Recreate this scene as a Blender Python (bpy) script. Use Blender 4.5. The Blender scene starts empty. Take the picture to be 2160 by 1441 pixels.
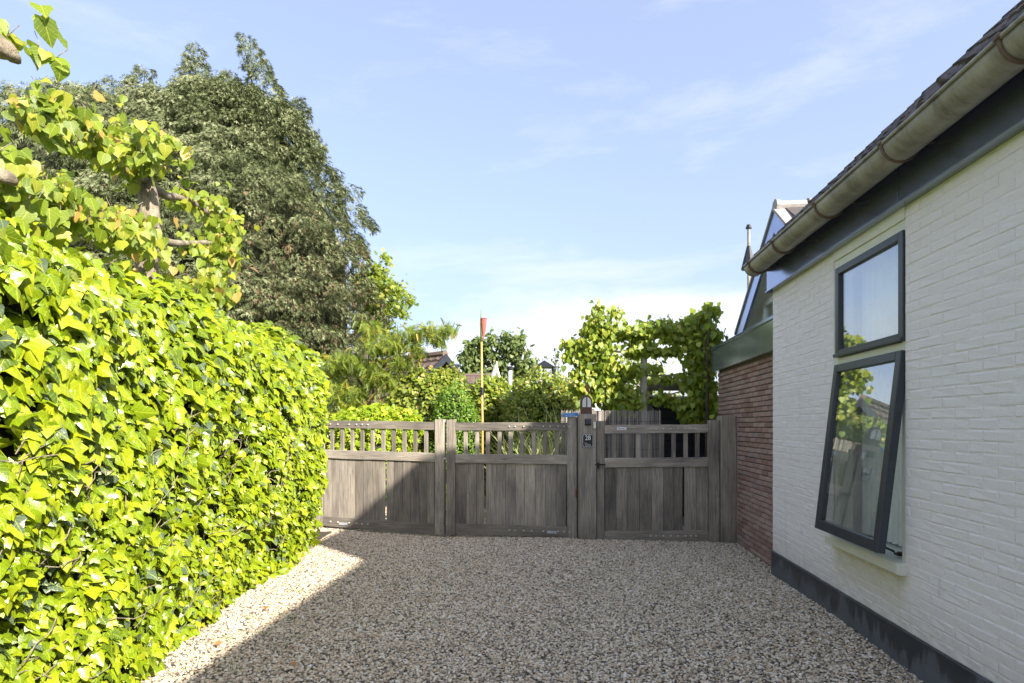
import bpy, bmesh, math, random
import numpy as np
from mathutils import Matrix, Vector
random.seed(7); rng = np.random.default_rng(7)
SC = bpy.context.scene
COL = SC.collection
# ------------------------------------------------------------------ camera, sky, sun, exposure
F = 1250.0; CX = 1080.0; HZ = 899.0; EYE = 1.55
cam_d = bpy.data.cameras.new('camera'); cam = bpy.data.objects.new('camera', cam_d); COL.objects.link(cam)
cam.location = (0, 0, EYE); cam.rotation_euler = (math.radians(90), 0, 0)
cam_d.sensor_width = 36; cam_d.lens = F / 2160 * 36; cam_d.shift_y = (HZ - 720.5) / 2160
cam_d.clip_start = 0.05; cam_d.clip_end = 2000
SC.camera = cam
_l = math.hypot(114, F); DX, DY = 114 / _l, F / _l          # direction along the white wall
TH = -math.atan2(DX, DY)                                   # rotation of the wall frame
def W(l, s, z=0): return Vector((l * DY + s * DX, -l * DX + s * DY, z))
SUNV = (W(1, -0.94) + Vector((0, 0, 0.86))).normalized()
s_el = math.asin(SUNV.z); s_az = math.atan2(SUNV.x, SUNV.y)   # azimuth clockwise from +Y
world = bpy.data.worlds.new('World'); SC.world = world; world.use_nodes = True
nt = world.node_tree; nt.nodes.clear()
def N(nt, t, **k):
    n = nt.nodes.new(t)
    for a, b in k.items(): setattr(n, a, b)
    return n
out = N(nt, 'ShaderNodeOutputWorld'); bg = N(nt, 'ShaderNodeBackground'); sky = N(nt, 'ShaderNodeTexSky', sky_type='NISHITA')
sky.sun_disc = False; sky.sun_elevation = s_el; sky.sun_rotation = s_az
sky.air_density = 0.9; sky.dust_density = 2.0; sky.ozone_density = 2.0; sky.altitude = 0
bg.inputs['Strength'].default_value = 0.145
tc = N(nt, 'ShaderNodeTexCoord'); mp = N(nt, 'ShaderNodeMapping')
mp.inputs['Scale'].default_value = (1.1, 1.0, 4.5); mp.inputs['Rotation'].default_value = (0.12, 0.2, 0.3); mp.inputs['Location'].default_value = (3.1, 0.4, 1.3)
nz = N(nt, 'ShaderNodeTexNoise'); nz.inputs['Scale'].default_value = 1.7; nz.inputs['Detail'].default_value = 8; nz.inputs['Roughness'].default_value = 0.62; nz.inputs['Distortion'].default_value = 0.25
rp = N(nt, 'ShaderNodeValToRGB'); rp.color_ramp.elements[0].position = 0.53; rp.color_ramp.elements[0].color = (0, 0, 0, 1); rp.color_ramp.elements[1].position = 0.86; rp.color_ramp.elements[1].color = (0.55, 0.55, 0.55, 1)
sep = N(nt, 'ShaderNodeSeparateXYZ')
hz = N(nt, 'ShaderNodeMapRange'); hz.inputs['From Min'].default_value = 0.0; hz.inputs['From Max'].default_value = 0.5; hz.inputs['To Min'].default_value = 0.75; hz.inputs['To Max'].default_value = 0.58
hz.interpolation_type = 'SMOOTHSTEP'
add = N(nt, 'ShaderNodeMath', operation='ADD'); add.use_clamp = True
mx = N(nt, 'ShaderNodeMix', data_type='RGBA'); mx.inputs[7].default_value = (1.28, 1.40, 1.88, 1)
mxc = N(nt, 'ShaderNodeMix', data_type='RGBA'); mxc.inputs[7].default_value = (2.75, 2.75, 2.85, 1)
L = nt.links.new
L(tc.outputs['Generated'], mp.inputs[0]); L(mp.outputs[0], nz.inputs['Vector']); L(nz.outputs['Fac'], rp.inputs[0])
L(tc.outputs['Generated'], sep.inputs[0]); L(sep.outputs['Z'], hz.inputs['Value'])
m2_ = N(nt, 'ShaderNodeMapping'); m2_.inputs['Scale'].default_value = (1.0, 1.0, 2.6); m2_.inputs['Location'].default_value = (0.35, 2.2, 0.0)
n2_ = N(nt, 'ShaderNodeTexNoise'); n2_.inputs['Scale'].default_value = 2.6; n2_.inputs['Detail'].default_value = 9; n2_.inputs['Roughness'].default_value = .55
L(tc.outputs['Generated'], m2_.inputs[0]); L(m2_.outputs[0], n2_.inputs['Vector'])
bh = N(nt, 'ShaderNodeMapRange'); bh.inputs['From Min'].default_value = 0.08; bh.inputs['From Max'].default_value = 0.42; bh.inputs['To Min'].default_value = 0.25; bh.inputs['To Max'].default_value = -0.25; L(sep.outputs['Z'], bh.inputs['Value'])
ba = N(nt, 'ShaderNodeMath', operation='ADD'); L(n2_.outputs['Fac'], ba.inputs[0]); L(bh.outputs[0], ba.inputs[1])
bs_ = N(nt, 'ShaderNodeMapRange', interpolation_type='SMOOTHSTEP'); bs_.inputs['From Min'].default_value = 0.50; bs_.inputs['From Max'].default_value = 0.78; bs_.inputs['To Max'].default_value = 0.75; L(ba.outputs[0], bs_.inputs['Value'])
mxm = N(nt, 'ShaderNodeMath', operation='MAXIMUM'); L(rp.outputs[0], mxm.inputs[0]); L(bs_.outputs[0], mxm.inputs[1])
L(hz.outputs[0], mx.inputs[0]); L(mxm.outputs[0], mxc.inputs[0]); L(mx.outputs[2], mxc.inputs[6])
L(sky.outputs[0], mx.inputs[6]); L(mxc.outputs[2], bg.inputs['Color']); L(bg.outputs[0], out.inputs[0])
sd = bpy.data.lights.new('sun', 'SUN'); sun = bpy.data.objects.new('sun', sd); COL.objects.link(sun)
sd.energy = 3.4; sd.angle = math.radians(0.5); sd.color = (1.0, 0.93, 0.82)
sun.rotation_euler = SUNV.to_track_quat('Z', 'Y').to_euler()
SC.view_settings.view_transform = 'Standard'; SC.view_settings.look = 'None'; SC.view_settings.gamma = 1
SC.view_settings.use_curve_mapping = False; SC.view_settings.exposure = 1.70

# ------------------------------------------------------------------ naming / object helpers
def thing(name, label, cat, base=(0, 0, 0), rot=0.0, group=None):
    o = bpy.data.objects.new(name, None); COL.objects.link(o)
    o.empty_display_size = 0.2
    o['label'] = label; o['category'] = cat
    if group: o['group'] = group
    b = Vector(base); M = Matrix.Rotation(rot, 4, 'Z')
    o.rotation_euler = (0, 0, rot); o.location = M @ b
    BASE[o.name] = b
    return o
BASE = {}
class MB:
    """collects shapes, in the frame of the thing they belong to"""
    def __init__(s): s.v = []; s.f = []
    def add(s, vs, fs):
        k = len(s.v); s.v += [tuple(v) for v in vs]; s.f += [tuple(i + k for i in f) for f in fs]; return s
    def box(s, x0, x1, y0, y1, z0, z1, M=None):
        vs = [(x, y, z) for x in (x0, x1) for y in (y0, y1) for z in (z0, z1)]
        if M is not None: vs = [M @ Vector(v) for v in vs]
        return s.add(vs, [(0, 1, 3, 2), (4, 6, 7, 5), (0, 4, 5, 1), (2, 3, 7, 6), (0, 2, 6, 4), (1, 5, 7, 3)])
    def tube(s, pts, rad, n=8, cap=True):
        pts = [Vector(p) for p in pts]; m = len(pts)
        if not hasattr(rad, '__len__'): rad = [rad] * m
        vs = []; up = None
        for i, p in enumerate(pts):
            t = (pts[min(i + 1, m - 1)] - pts[max(i - 1, 0)]).normalized()
            if up is None:
                a = Vector((0, 0, 1)) if abs(t.z) < .9 else Vector((1, 0, 0)); up = (a - t * a.dot(t)).normalized()
            else:
                up = (up - t * up.dot(t)).normalized()
            w = t.cross(up)
            for k in range(n):
                an = 2 * math.pi * k / n; vs.append(p + (up * math.cos(an) + w * math.sin(an)) * rad[i])
        fs = [(i * n + k, i * n + (k + 1) % n, (i + 1) * n + (k + 1) % n, (i + 1) * n + k) for i in range(m - 1) for k in range(n)]
        if cap: fs += [tuple(range(n))[::-1], tuple((m - 1) * n + k for k in range(n))]
        return s.add(vs, fs)
    def prism(s, poly, h0, h1, axis='y'):
        """polygon (a, b) extruded: axis y: a->x b->z; axis x: a->y b->z; axis z: a->x b->y"""
        def P(a, b, h): return {'y': (a, h, b), 'x': (h, a, b), 'z': (a, b, h)}[axis]
        n = len(poly); vs = [P(a, b, h0) for a, b in poly] + [P(a, b, h1) for a, b in poly]
        return s.add(vs, [tuple(range(n)), tuple(range(2 * n - 1, n - 1, -1))] + [(i, i + n, (i + 1) % n + n, (i + 1) % n) for i in range(n)])
def mesh_from(name, mb, mat, off=Vector((0, 0, 0)), smooth=False):
    me = bpy.data.meshes.new(name)
    me.from_pydata([tuple(Vector(v) - off) for v in mb.v], [], mb.f)
    bm = bmesh.new(); bm.from_mesh(me); bmesh.ops.recalc_face_normals(bm, faces=bm.faces); bm.to_mesh(me); bm.free()
    me.materials.append(mat)
    if smooth:
        me.polygons.foreach_set('use_smooth', [True] * len(me.polygons))
    return me
def part(name, mb, mat, parent, smooth=False, bevel=0, label=None, kind=None, base=None):
    if base is None:
        p = parent; base = BASE.get(p.name, Vector((0, 0, 0)))
    o = bpy.data.objects.new(name, mesh_from(name, mb, mat, base, smooth)); COL.objects.link(o); o.parent = parent
    BASE[o.name] = base
    if bevel:
        b = o.modifiers.new('bevel', 'BEVEL'); b.width = bevel; b.segments = 2; b.limit_method = 'ANGLE'
    if label: o['label'] = label
    if kind: o['kind'] = kind
    return o
def struct(name, mb, mat, smooth=False):
    o = bpy.data.objects.new(name, mesh_from(name, mb, mat, smooth=smooth)); COL.objects.link(o); o['kind'] = 'structure'; return o

# ------------------------------------------------------------------ materials
def mat(name, base=(.5, .5, .5), rough=.7, metal=0, spec=.5):
    m = bpy.data.materials.new(name); m.use_nodes = True
    b = m.node_tree.nodes['Principled BSDF']
    b.inputs['Base Color'].default_value = (*base, 1); b.inputs['Roughness'].default_value = rough
    b.inputs['Metallic'].default_value = metal; b.inputs['Specular IOR Level'].default_value = spec
    return m, m.node_tree, b
def ramp(nt, fac, stops):
    r = N(nt, 'ShaderNodeValToRGB'); el = r.color_ramp.elements
    while len(el) < len(stops): el.new(.5)
    for e, (p, c) in zip(el, stops): e.position = p; e.color = (*c, 1)
    nt.links.new(fac, r.inputs[0]); return r.outputs[0]
def noise(nt, scale, detail=4, rough=.6, vec=None, coord='Object', mscale=None, dist=0):
    t = N(nt, 'ShaderNodeTexCoord'); v = t.outputs[coord] if vec is None else vec
    if mscale:
        mp = N(nt, 'ShaderNodeMapping'); mp.inputs['Scale'].default_value = mscale; nt.links.new(v, mp.inputs[0]); v = mp.outputs[0]
    n = N(nt, 'ShaderNodeTexNoise'); n.inputs['Scale'].default_value = scale; n.inputs['Detail'].default_value = detail
    n.inputs['Roughness'].default_value = rough; n.inputs['Distortion'].default_value = dist
    nt.links.new(v, n.inputs['Vector']); return n.outputs['Fac']
def math_(nt, op, a, b=None, clamp=False):
    m = N(nt, 'ShaderNodeMath', operation=op); m.use_clamp = clamp
    for i, x in enumerate((a, b)):
        if x is None: continue
        if isinstance(x, (int, float)): m.inputs[i].default_value = x
        else: nt.links.new(x, m.inputs[i])
    return m.outputs[0]
def mix(nt, fac, a, b, mode='MIX'):
    m = N(nt, 'ShaderNodeMix', data_type='RGBA', blend_type=mode)
    if isinstance(fac, (int, float)): m.inputs[0].default_value = fac
    else: nt.links.new(fac, m.inputs[0])
    for i, x in ((6, a), (7, b)):
        if isinstance(x, tuple): m.inputs[i].default_value = (*x, 1)
        else: nt.links.new(x, m.inputs[i])
    return m.outputs[2]
def bump(nt, b, h, strength=.4, dist=.01):
    n = N(nt, 'ShaderNodeBump'); n.inputs['Strength'].default_value = strength; n.inputs['Distance'].default_value = dist
    nt.links.new(h, n.inputs['Height']); nt.links.new(n.outputs[0], b.inputs['Normal'])
def objrand(nt): return N(nt, 'ShaderNodeObjectInfo').outputs['Random']

def wood_mat(name, axis=2, base=((.14, .118, .095), (.34, .295, .245), (.52, .465, .395))):
    m, nt, b = mat(name, rough=.85, spec=.25)
    sc = [28, 28, 28]; sc[axis] = 1.3
    r = objrand(nt)
    t = N(nt, 'ShaderNodeTexCoord'); vm = N(nt, 'ShaderNodeVectorMath', operation='ADD')
    cb = N(nt, 'ShaderNodeCombineXYZ'); rr = math_(nt, 'MULTIPLY', r, 13.0)
    for i in range(3): nt.links.new(rr, cb.inputs[i])
    nt.links.new(t.outputs['Object'], vm.inputs[0]); nt.links.new(cb.outputs[0], vm.inputs[1])
    g = noise(nt, 2.2, 7, .7, vec=vm.outputs[0], mscale=tuple(sc), dist=.6)
    big = noise(nt, 1.6, 3, .6, vec=vm.outputs[0], mscale=tuple(2.5 if i != axis else .8 for i in range(3)))
    c = ramp(nt, g, [(.25, base[0]), (.5, base[1]), (.75, base[2])])
    stain = ramp(nt, big, [(.3, (.42, .43, .46)), (.58, (1.0, .99, .96))])
    c = mix(nt, .8, c, stain, 'MULTIPLY')
    v = math_(nt, 'ADD', math_(nt, 'MULTIPLY', r, .62), .62)
    hs = N(nt, 'ShaderNodeHueSaturation'); nt.links.new(v, hs.inputs['Value']); nt.links.new(c, hs.inputs['Color'])
    kn = noise(nt, 2.2, 5, .7, vec=vm.outputs[0], mscale=tuple(5 if i != axis else 1.6 for i in range(3)), dist=1.2)
    c2 = mix(nt, math_(nt, 'MULTIPLY', ramp(nt, kn, [(.60, (0, 0, 0)), (.72, (1, 1, 1))]), .55), hs.outputs[0], (.10, .075, .055))
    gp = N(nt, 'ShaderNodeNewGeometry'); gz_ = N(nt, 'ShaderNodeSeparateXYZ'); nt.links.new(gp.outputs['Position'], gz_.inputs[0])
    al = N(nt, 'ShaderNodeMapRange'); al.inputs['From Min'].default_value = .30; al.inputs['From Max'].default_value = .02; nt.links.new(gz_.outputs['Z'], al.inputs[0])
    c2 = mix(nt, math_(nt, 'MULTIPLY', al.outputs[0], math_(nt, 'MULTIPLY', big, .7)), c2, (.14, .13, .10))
    nt.links.new(c2, b.inputs['Base Color'])
    bump(nt, b, g, .55, .004); return m
M_woodV = wood_mat('weathered_oak', 2); M_woodH = wood_mat('weathered_oak_rail', 0)

def leaf_mat(name, c_dark, c_mid, c_light, c_odd, rough=.38, trans=.35, veins=True, spec=.5, odd=.94):
    m, nt, b = mat(name, rough=rough, spec=spec)
    a = N(nt, 'ShaderNodeAttribute', attribute_name='tint'); f = a.outputs['Fac']
    c = ramp(nt, f, [(0, c_dark), (.45, c_mid), (odd - .08, c_light), (min(odd + .03, 1), c_odd)])
    if veins:
        u = N(nt, 'ShaderNodeAttribute', attribute_name='luv'); sp = N(nt, 'ShaderNodeSeparateXYZ'); nt.links.new(u.outputs['Vector'], sp.inputs[0])
        ax = math_(nt, 'ABSOLUTE', sp.outputs['X'])
        mid = math_(nt, 'LESS_THAN', ax, .018)
        dg = math_(nt, 'SUBTRACT', sp.outputs['Y'], math_(nt, 'MULTIPLY', ax, .9))
        w = math_(nt, 'PINGPONG', dg, .11); side = math_(nt, 'LESS_THAN', w, .011)
        vv = math_(nt, 'MAXIMUM', mid, math_(nt, 'MULTIPLY', side, .6))
        c = mix(nt, math_(nt, 'MULTIPLY', vv, .45), c, tuple(min(1, x * 1.8 + .04) for x in c_light))
        bump(nt, b, math_(nt, 'SUBTRACT', noise(nt, 14, 2, .5, vec=u.outputs['Vector']), math_(nt, 'MULTIPLY', vv, .4)), .3, .004)
    nt.links.new(c, b.inputs['Base Color'])
    tr = N(nt, 'ShaderNodeBsdfTranslucent'); ms = N(nt, 'ShaderNodeMixShader'); ms.inputs[0].default_value = trans
    tcol = mix(nt, .25, c, (.50, .58, .05), 'MIX'); nt.links.new(c if trans < .2 else tcol, tr.inputs['Color'])
    o = [n for n in nt.nodes if n.type == 'OUTPUT_MATERIAL'][0]
    nt.links.new(b.outputs[0], ms.inputs[1]); nt.links.new(tr.outputs[0], ms.inputs[2]); nt.links.new(ms.outputs[0], o.inputs[0])
    return m
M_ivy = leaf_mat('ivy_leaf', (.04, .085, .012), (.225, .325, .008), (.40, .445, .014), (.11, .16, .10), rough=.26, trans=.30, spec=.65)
M_lime = leaf_mat('lime_leaf', (.10, .17, .015), (.24, .33, .025), (.42, .42, .04), (.55, .34, .10), rough=.42, trans=.45)
M_lime2 = leaf_mat('lime_leaf_green', (.11, .19, .025), (.26, .35, .035), (.48, .53, .07), (.50, .44, .10), rough=.42, trans=.45, veins=False)
M_conifer = leaf_mat('cypress_spray', (.04, .055, .022), (.15, .175, .078), (.40, .42, .24), (.23, .17, .10), rough=.75, trans=.12, veins=False, spec=.15, odd=.90)
M_yell = leaf_mat('pinnate_leaf', (.08, .13, .015), (.20, .27, .03), (.42, .44, .05), (.55, .42, .05), rough=.5, trans=.45, veins=False)
M_maple = leaf_mat('maple_leaf', (.09, .16, .02), (.22, .30, .03), (.42, .45, .05), (.5, .45, .1), rough=.5, trans=.45, veins=False)
M_gold = leaf_mat('golden_leaf', (.22, .34, .02), (.42, .55, .03), (.60, .66, .06), (.6, .5, .08), rough=.5, trans=.45, veins=False)
M_bush = leaf_mat('bush_leaf', (.09, .14, .02), (.22, .28, .035), (.42, .45, .07), (.42, .32, .09), rough=.4, trans=.3, veins=False)
M_box = leaf_mat('box_leaf', (.06, .13, .015), (.14, .27, .02), (.28, .42, .04), (.3, .4, .05), rough=.45, trans=.3, veins=False)
M_oak = leaf_mat('oak_leaf', (.05, .085, .025), (.12, .17, .045), (.22, .26, .08), (.28, .26, .1), rough=.5, trans=.3, veins=False)
M_straw = leaf_mat('grass_blade', (.25, .30, .10), (.42, .45, .20), (.60, .60, .36), (.62, .55, .35), rough=.6, trans=.3, veins=False)
M_grass = leaf_mat('weed_blade', (.08, .14, .02), (.16, .25, .04), (.28, .36, .07), (.4, .35, .1), rough=.6, trans=.3, veins=False)
M_dead = leaf_mat('dry_leaf', (.22, .09, .03), (.42, .17, .05), (.52, .28, .09), (.5, .3, .1), rough=.7, trans=.1, veins=False)

def bark_mat(name, c0, c1, sc=9):
    m, nt, b = mat(name, rough=.9, spec=.2)
    g = noise(nt, sc, 8, .7, mscale=(1, 1, .5)); nt.links.new(ramp(nt, g, [(.3, c0), (.62, c1)]), b.inputs['Base Color'])
    bump(nt, b, noise(nt, sc * 3, 6, .7), .8, .02); return m
M_bark = bark_mat('lime_bark', (.10, .078, .055), (.40, .34, .25), 14)
M_barkd = bark_mat('dark_bark', (.045, .035, .025), (.13, .10, .075))
M_barkg = bark_mat('grey_bark', (.22, .20, .15), (.48, .45, .36))

def paint_mat(name, c, rough=.45, var=.12, bs=.15, sc=6, spec=.5, metal=0):
    m, nt, b = mat(name, c, rough, metal, spec)
    g = noise(nt, sc, 6, .6)
    nt.links.new(ramp(nt, g, [(.25, tuple(x * (1 - var) for x in c)), (.75, tuple(min(1, x * (1 + var)) for x in c))]), b.inputs['Base Color'])
    bump(nt, b, noise(nt, sc * 8, 4), bs, .003); return m
# painted brick: lumpy old paint with faint hairline joints of dirt
def whitewall():
    m, nt, b = mat('white_masonry_paint', rough=.75, spec=.3)
    g = noise(nt, 3, 6, .65); s = noise(nt, 30, 9, .74, mscale=(1, 1, 2.0), dist=.5); d = noise(nt, 90, 4, .6)
    c = ramp(nt, g, [(.25, (.88, .83, .835)), (.7, (.95, .895, .90))])
    dirt = ramp(nt, s, [(.22, (.62, .60, .56)), (.42, (1, 1, 1))]); c = mix(nt, .8, c, dirt, 'MULTIPLY')
    geo = N(nt, 'ShaderNodeNewGeometry'); pt = N(nt, 'ShaderNodeSeparateXYZ'); nt.links.new(geo.outputs['Position'], pt.inputs[0])
    al = N(nt, 'ShaderNodeMapRange'); al.inputs['From Min'].default_value = 2.86; al.inputs['From Max'].default_value = 2.965; nt.links.new(pt.outputs['Z'], al.inputs[0])
    alf = math_(nt, 'MULTIPLY', math_(nt, 'MULTIPLY', al.outputs[0], al.outputs[0]), math_(nt, 'ADD', noise(nt, 7, 5), .3), True)
    c = mix(nt, alf, c, (.50, .52, .16))
    sp_ = N(nt, 'ShaderNodeMapRange'); sp_.inputs['From Min'].default_value = .55; sp_.inputs['From Max'].default_value = .22; nt.links.new(pt.outputs['Z'], sp_.inputs[0])
    c = mix(nt, math_(nt, 'MULTIPLY', sp_.outputs[0], math_(nt, 'SUBTRACT', noise(nt, 16, 7, .7), .22), True), c, (.42, .37, .28))
    vd = N(nt, 'ShaderNodeVectorMath', operation='DOT_PRODUCT'); nt.links.new(geo.outputs['Position'], vd.inputs[0]); vd.inputs[1].default_value = (DX, DY, 0)
    def band(sock, a0, a1, b0, b1):
        u = N(nt, 'ShaderNodeMapRange'); u.inputs['From Min'].default_value = a0; u.inputs['From Max'].default_value = a1; nt.links.new(sock, u.inputs[0])
        d = N(nt, 'ShaderNodeMapRange'); d.inputs['From Min'].default_value = b1; d.inputs['From Max'].default_value = b0; nt.links.new(sock, d.inputs[0])
        return math_(nt, 'MULTIPLY', u.outputs[0], d.outputs[0])
    sm_ = math_(nt, 'MULTIPLY', band(vd.outputs['Value'], 3.95, 4.1, 4.95, 5.1), band(pt.outputs['Z'], .30, .58, .66, .70))
    c = mix(nt, math_(nt, 'MULTIPLY', sm_, math_(nt, 'ADD', noise(nt, 12, 5), .15), True), c, (.55, .50, .27))
    dr = noise(nt, 9, 5, .6, mscale=(1, 1, .10)); c = mix(nt, math_(nt, 'MULTIPLY', ramp(nt, dr, [(.58, (0, 0, 0)), (.72, (1, 1, 1))]), .16), c, (.45, .44, .36))
    nt.links.new(c, b.inputs['Base Color'])
    h = math_(nt, 'ADD', math_(nt, 'MULTIPLY', s, 1.0), math_(nt, 'MULTIPLY', d, .35))
    bump(nt, b, h, .75, .014); return m
M_white = whitewall()
M_cream = paint_mat('cream_joinery_paint', (.70, .70, .60), .4, .06, .05)
M_whitejoin = paint_mat('white_joinery', (.74, .74, .72), .4, .05, .05)
M_grey = paint_mat('blue_grey_paint', (.30, .345, .52), .22, .12, .05, 3, metal=.75)
M_sash = paint_mat('charcoal_sash_paint', (.035, .042, .055), .35, .1, .05, 4)
M_annexf = paint_mat('green_grey_fascia', (.24, .27, .25), .2, .25, .04, 1.2, metal=.45)
M_dark = paint_mat('near_black_paint', (.012, .013, .017), .5, .2, .1)
M_darkroom = paint_mat('brown_interior', (.06, .05, .035), .9, .2, .1)
M_curtain = paint_mat('pale_curtain', (.82, .82, .78), .9, .1, .1)
M_zinc = paint_mat('weathered_zinc', (.31, .295, .265), .42, .35, .2, 5)
_n = M_zinc.node_tree; _b = _n.nodes['Principled BSDF']; _c = _b.inputs['Base Color'].links[0].from_socket
_g = noise(_n, 7, 7, .7, mscale=(.6, 1.6, .6)); _c2 = mix(_n, .85, _c, ramp(_n, _g, [(.32, (.42, .38, .30)), (.5, (.85, .82, .72)), (.7, (1.1, 1.12, 1.12))]), 'MULTIPLY')
_n.links.new(_c2, _b.inputs['Base Color'])
M_zincb = paint_mat('rusty_bracket', (.13, .085, .06), .7, .35, .4, 20)
M_steel = paint_mat('brushed_steel', (.42, .44, .46), .3, .1, .05, 4)
M_rust = paint_mat('rust', (.24, .10, .05), .85, .35, .5, 20)
M_brown = paint_mat('brown_lantern', (.085, .04, .025), .6, .3, .3, 15)
M_glassw = paint_mat('frosted_pane', (.62, .62, .58), .25, .06, .02)
M_blue = paint_mat('blue_enamel', (.06, .22, .55), .35, .08, .03)
M_black = paint_mat('black_enamel', (.008, .009, .012), .25, .1, .03)
M_wprint = paint_mat('white_print', (.78, .78, .76), .4, .03, .02)
M_screw = paint_mat('bright_nail_head', (.62, .60, .56), .35, .1, .05)
M_pole = paint_mat('bamboo_pole', (.55, .34, .12), .55, .25, .1, 12)
M_red = paint_mat('faded_red_net', (.52, .12, .09), .85, .2, .3, 30)
M_soil = paint_mat('soil', (.07, .055, .04), .95, .3, .6, 10)
M_core = paint_mat('dark_core_fill', (.035, .038, .018), .95, .3, .6, 20)  # even dark fill for the solid cores added inside hedge and crowns
M_board = paint_mat('blue_black_boards', (.018, .021, .030), .5, .3, .1, 6)
M_mortar = paint_mat('dark_mortar', (.15, .12, .095), .95, .2, .4, 20)

def plinth_mat():
    m, nt, b = mat('plinth_paint', rough=.5)
    st = noise(nt, 4.5, 5, .6, mscale=(1, 1, .10)); sp = N(nt, 'ShaderNodeSeparateXYZ'); t = N(nt, 'ShaderNodeTexCoord'); nt.links.new(t.outputs['Object'], sp.inputs[0])
    lift = math_(nt, 'MULTIPLY', sp.outputs['Z'], .9)
    f = math_(nt, 'ADD', st, lift)
    c = ramp(nt, f, [(.60, (.105, .118, .14)), (.655, (.032, .038, .05))])
    r = N(nt, 'ShaderNodeValToRGB'); nt.links.new(f, r.inputs[0]); r.color_ramp.elements[0].position = .60; r.color_ramp.elements[1].position = .655
    r.color_ramp.elements[0].color = (.6, .6, .6, 1); r.color_ramp.elements[1].color = (.35, .35, .35, 1)
    g = noise(nt, 7, 6, .7); c = mix(nt, .35, c, ramp(nt, g, [(.3, (.4, .4, .4)), (.7, (1, 1, 1))]), 'MULTIPLY')
    nt.links.new(c, b.inputs['Base Color']); nt.links.new(r.outputs[0], b.inputs['Roughness'])
    bump(nt, b, noise(nt, 50, 4), .2, .003); return m
M_plinth = plinth_mat()
def brick_mat():
    m, nt, b = mat('red_brick', rough=.9, spec=.2)
    r = N(nt, 'ShaderNodeAttribute', attribute_name='tint').outputs['Fac']
    oi = objrand(nt); r2 = math_(nt, 'FRACT', math_(nt, 'ADD', r, oi))
    c = ramp(nt, r2, [(0, (.28, .175, .14)), (.4, (.385, .25, .205)), (.75, (.44, .31, .26)), (1, (.32, .25, .22))])
    g = noise(nt, 30, 7, .7); c = mix(nt, .7, c, ramp(nt, g, [(.25, (.5, .48, .47)), (.65, (1.1, 1.1, 1.1))]), 'MULTIPLY')
    big = noise(nt, 1.4, 4, .6); c = mix(nt, math_(nt, 'MULTIPLY', ramp(nt, big, [(.5, (0, 0, 0)), (.7, (1, 1, 1))]), .35), c, (.2, .17, .15))
    nt.links.new(c, b.inputs['Base Color']); bump(nt, b, g, .7, .004); return m
M_brick = brick_mat()
def tile_mat(name, c0, c1, c2):
    m, nt, b = mat(name, rough=.8, spec=.3)
    r = objrand(nt); c = ramp(nt, r, [(0, c0), (.6, c1), (1, c2)])
    g = noise(nt, 18, 7, .7); c = mix(nt, .8, c, ramp(nt, g, [(.25, (.45, .45, .45)), (.7, (1.15, 1.12, 1.1))]), 'MULTIPLY')
    nt.links.new(c, b.inputs['Base Color']); bump(nt, b, g, .5, .004); return m
M_tile = tile_mat('brown_roof_tile', (.07, .060, .058), (.105, .092, .088), (.15, .12, .11))
M_tile2 = tile_mat('far_roof_tile', (.15, .11, .095), (.17, .125, .105), (.19, .14, .115))
M_tile3 = tile_mat('glare_roof_tile', (.34, .32, .30), (.40, .38, .35), (.45, .42, .40))  # pale tone puts sun glare into the gabled wing's roof colour

def glass_mat():
    m = bpy.data.materials.new('window_glass'); m.use_nodes = True; nt = m.node_tree; nt.nodes.clear()
    o = N(nt, 'ShaderNodeOutputMaterial'); t = N(nt, 'ShaderNodeBsdfTransparent'); g = N(nt, 'ShaderNodeBsdfGlossy'); g.inputs['Roughness'].default_value = 0.0
    g.inputs['Color'].default_value = (.95, .97, 1, 1); t.inputs['Color'].default_value = (.88, .91, .90, 1)
    lw = N(nt, 'ShaderNodeLayerWeight'); lw.inputs['Blend'].default_value = .5
    f = math_(nt, 'ADD', math_(nt, 'MULTIPLY', math_(nt, 'POWER', lw.outputs['Facing'], 3.0), .9), .09, True)
    # rain spots dried on the outside of the pane
    d1 = noise(nt, 70, 2, .5); sp = ramp(nt, d1, [(.70, (0, 0, 0)), (.74, (1, 1, 1))])
    ms = N(nt, 'ShaderNodeMixShader'); nt.links.new(f, ms.inputs[0]); nt.links.new(t.outputs[0], ms.inputs[1]); nt.links.new(g.outputs[0], ms.inputs[2])
    df = N(nt, 'ShaderNodeBsdfDiffuse'); df.inputs['Color'].default_value = (.25, .26, .26, 1)
    m2 = N(nt, 'ShaderNodeMixShader'); nt.links.new(math_(nt, 'MULTIPLY', sp, .55), m2.inputs[0]); nt.links.new(ms.outputs[0], m2.inputs[1]); nt.links.new(df.outputs[0], m2.inputs[2])
    nt.links.new(m2.outputs[0], o.inputs[0]); return m
M_glass = glass_mat()
def pebble_mat():
    m, nt, b = mat('pebbles', rough=.7, spec=.35)
    r = objrand(nt)
    c = ramp(nt, r, [(0, (.10, .09, .08)), (.08, (.26, .215, .165)), (.18, (.55, .43, .29)), (.38, (.74, .62, .46)), (.58, (.86, .79, .66)), (.74, (.60, .42, .25)), (.82, (.33, .30, .27)), (.90, (.74, .62, .44)), (1, (.92, .89, .82))])
    big_ = noise(nt, .9, 4, .6); c = mix(nt, .8, c, ramp(nt, big_, [(.35, (.80, .80, .80)), (.65, (1.08, 1.04, 1.0))]), 'MULTIPLY')
    g = noise(nt, 60, 4, .6); c = mix(nt, .5, c, ramp(nt, g, [(.3, (.72, .7, .68)), (.7, (1.1, 1.1, 1.1))]), 'MULTIPLY')
    nt.links.new(c, b.inputs['Base Color']); return m
M_pebble = pebble_mat()
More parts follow.
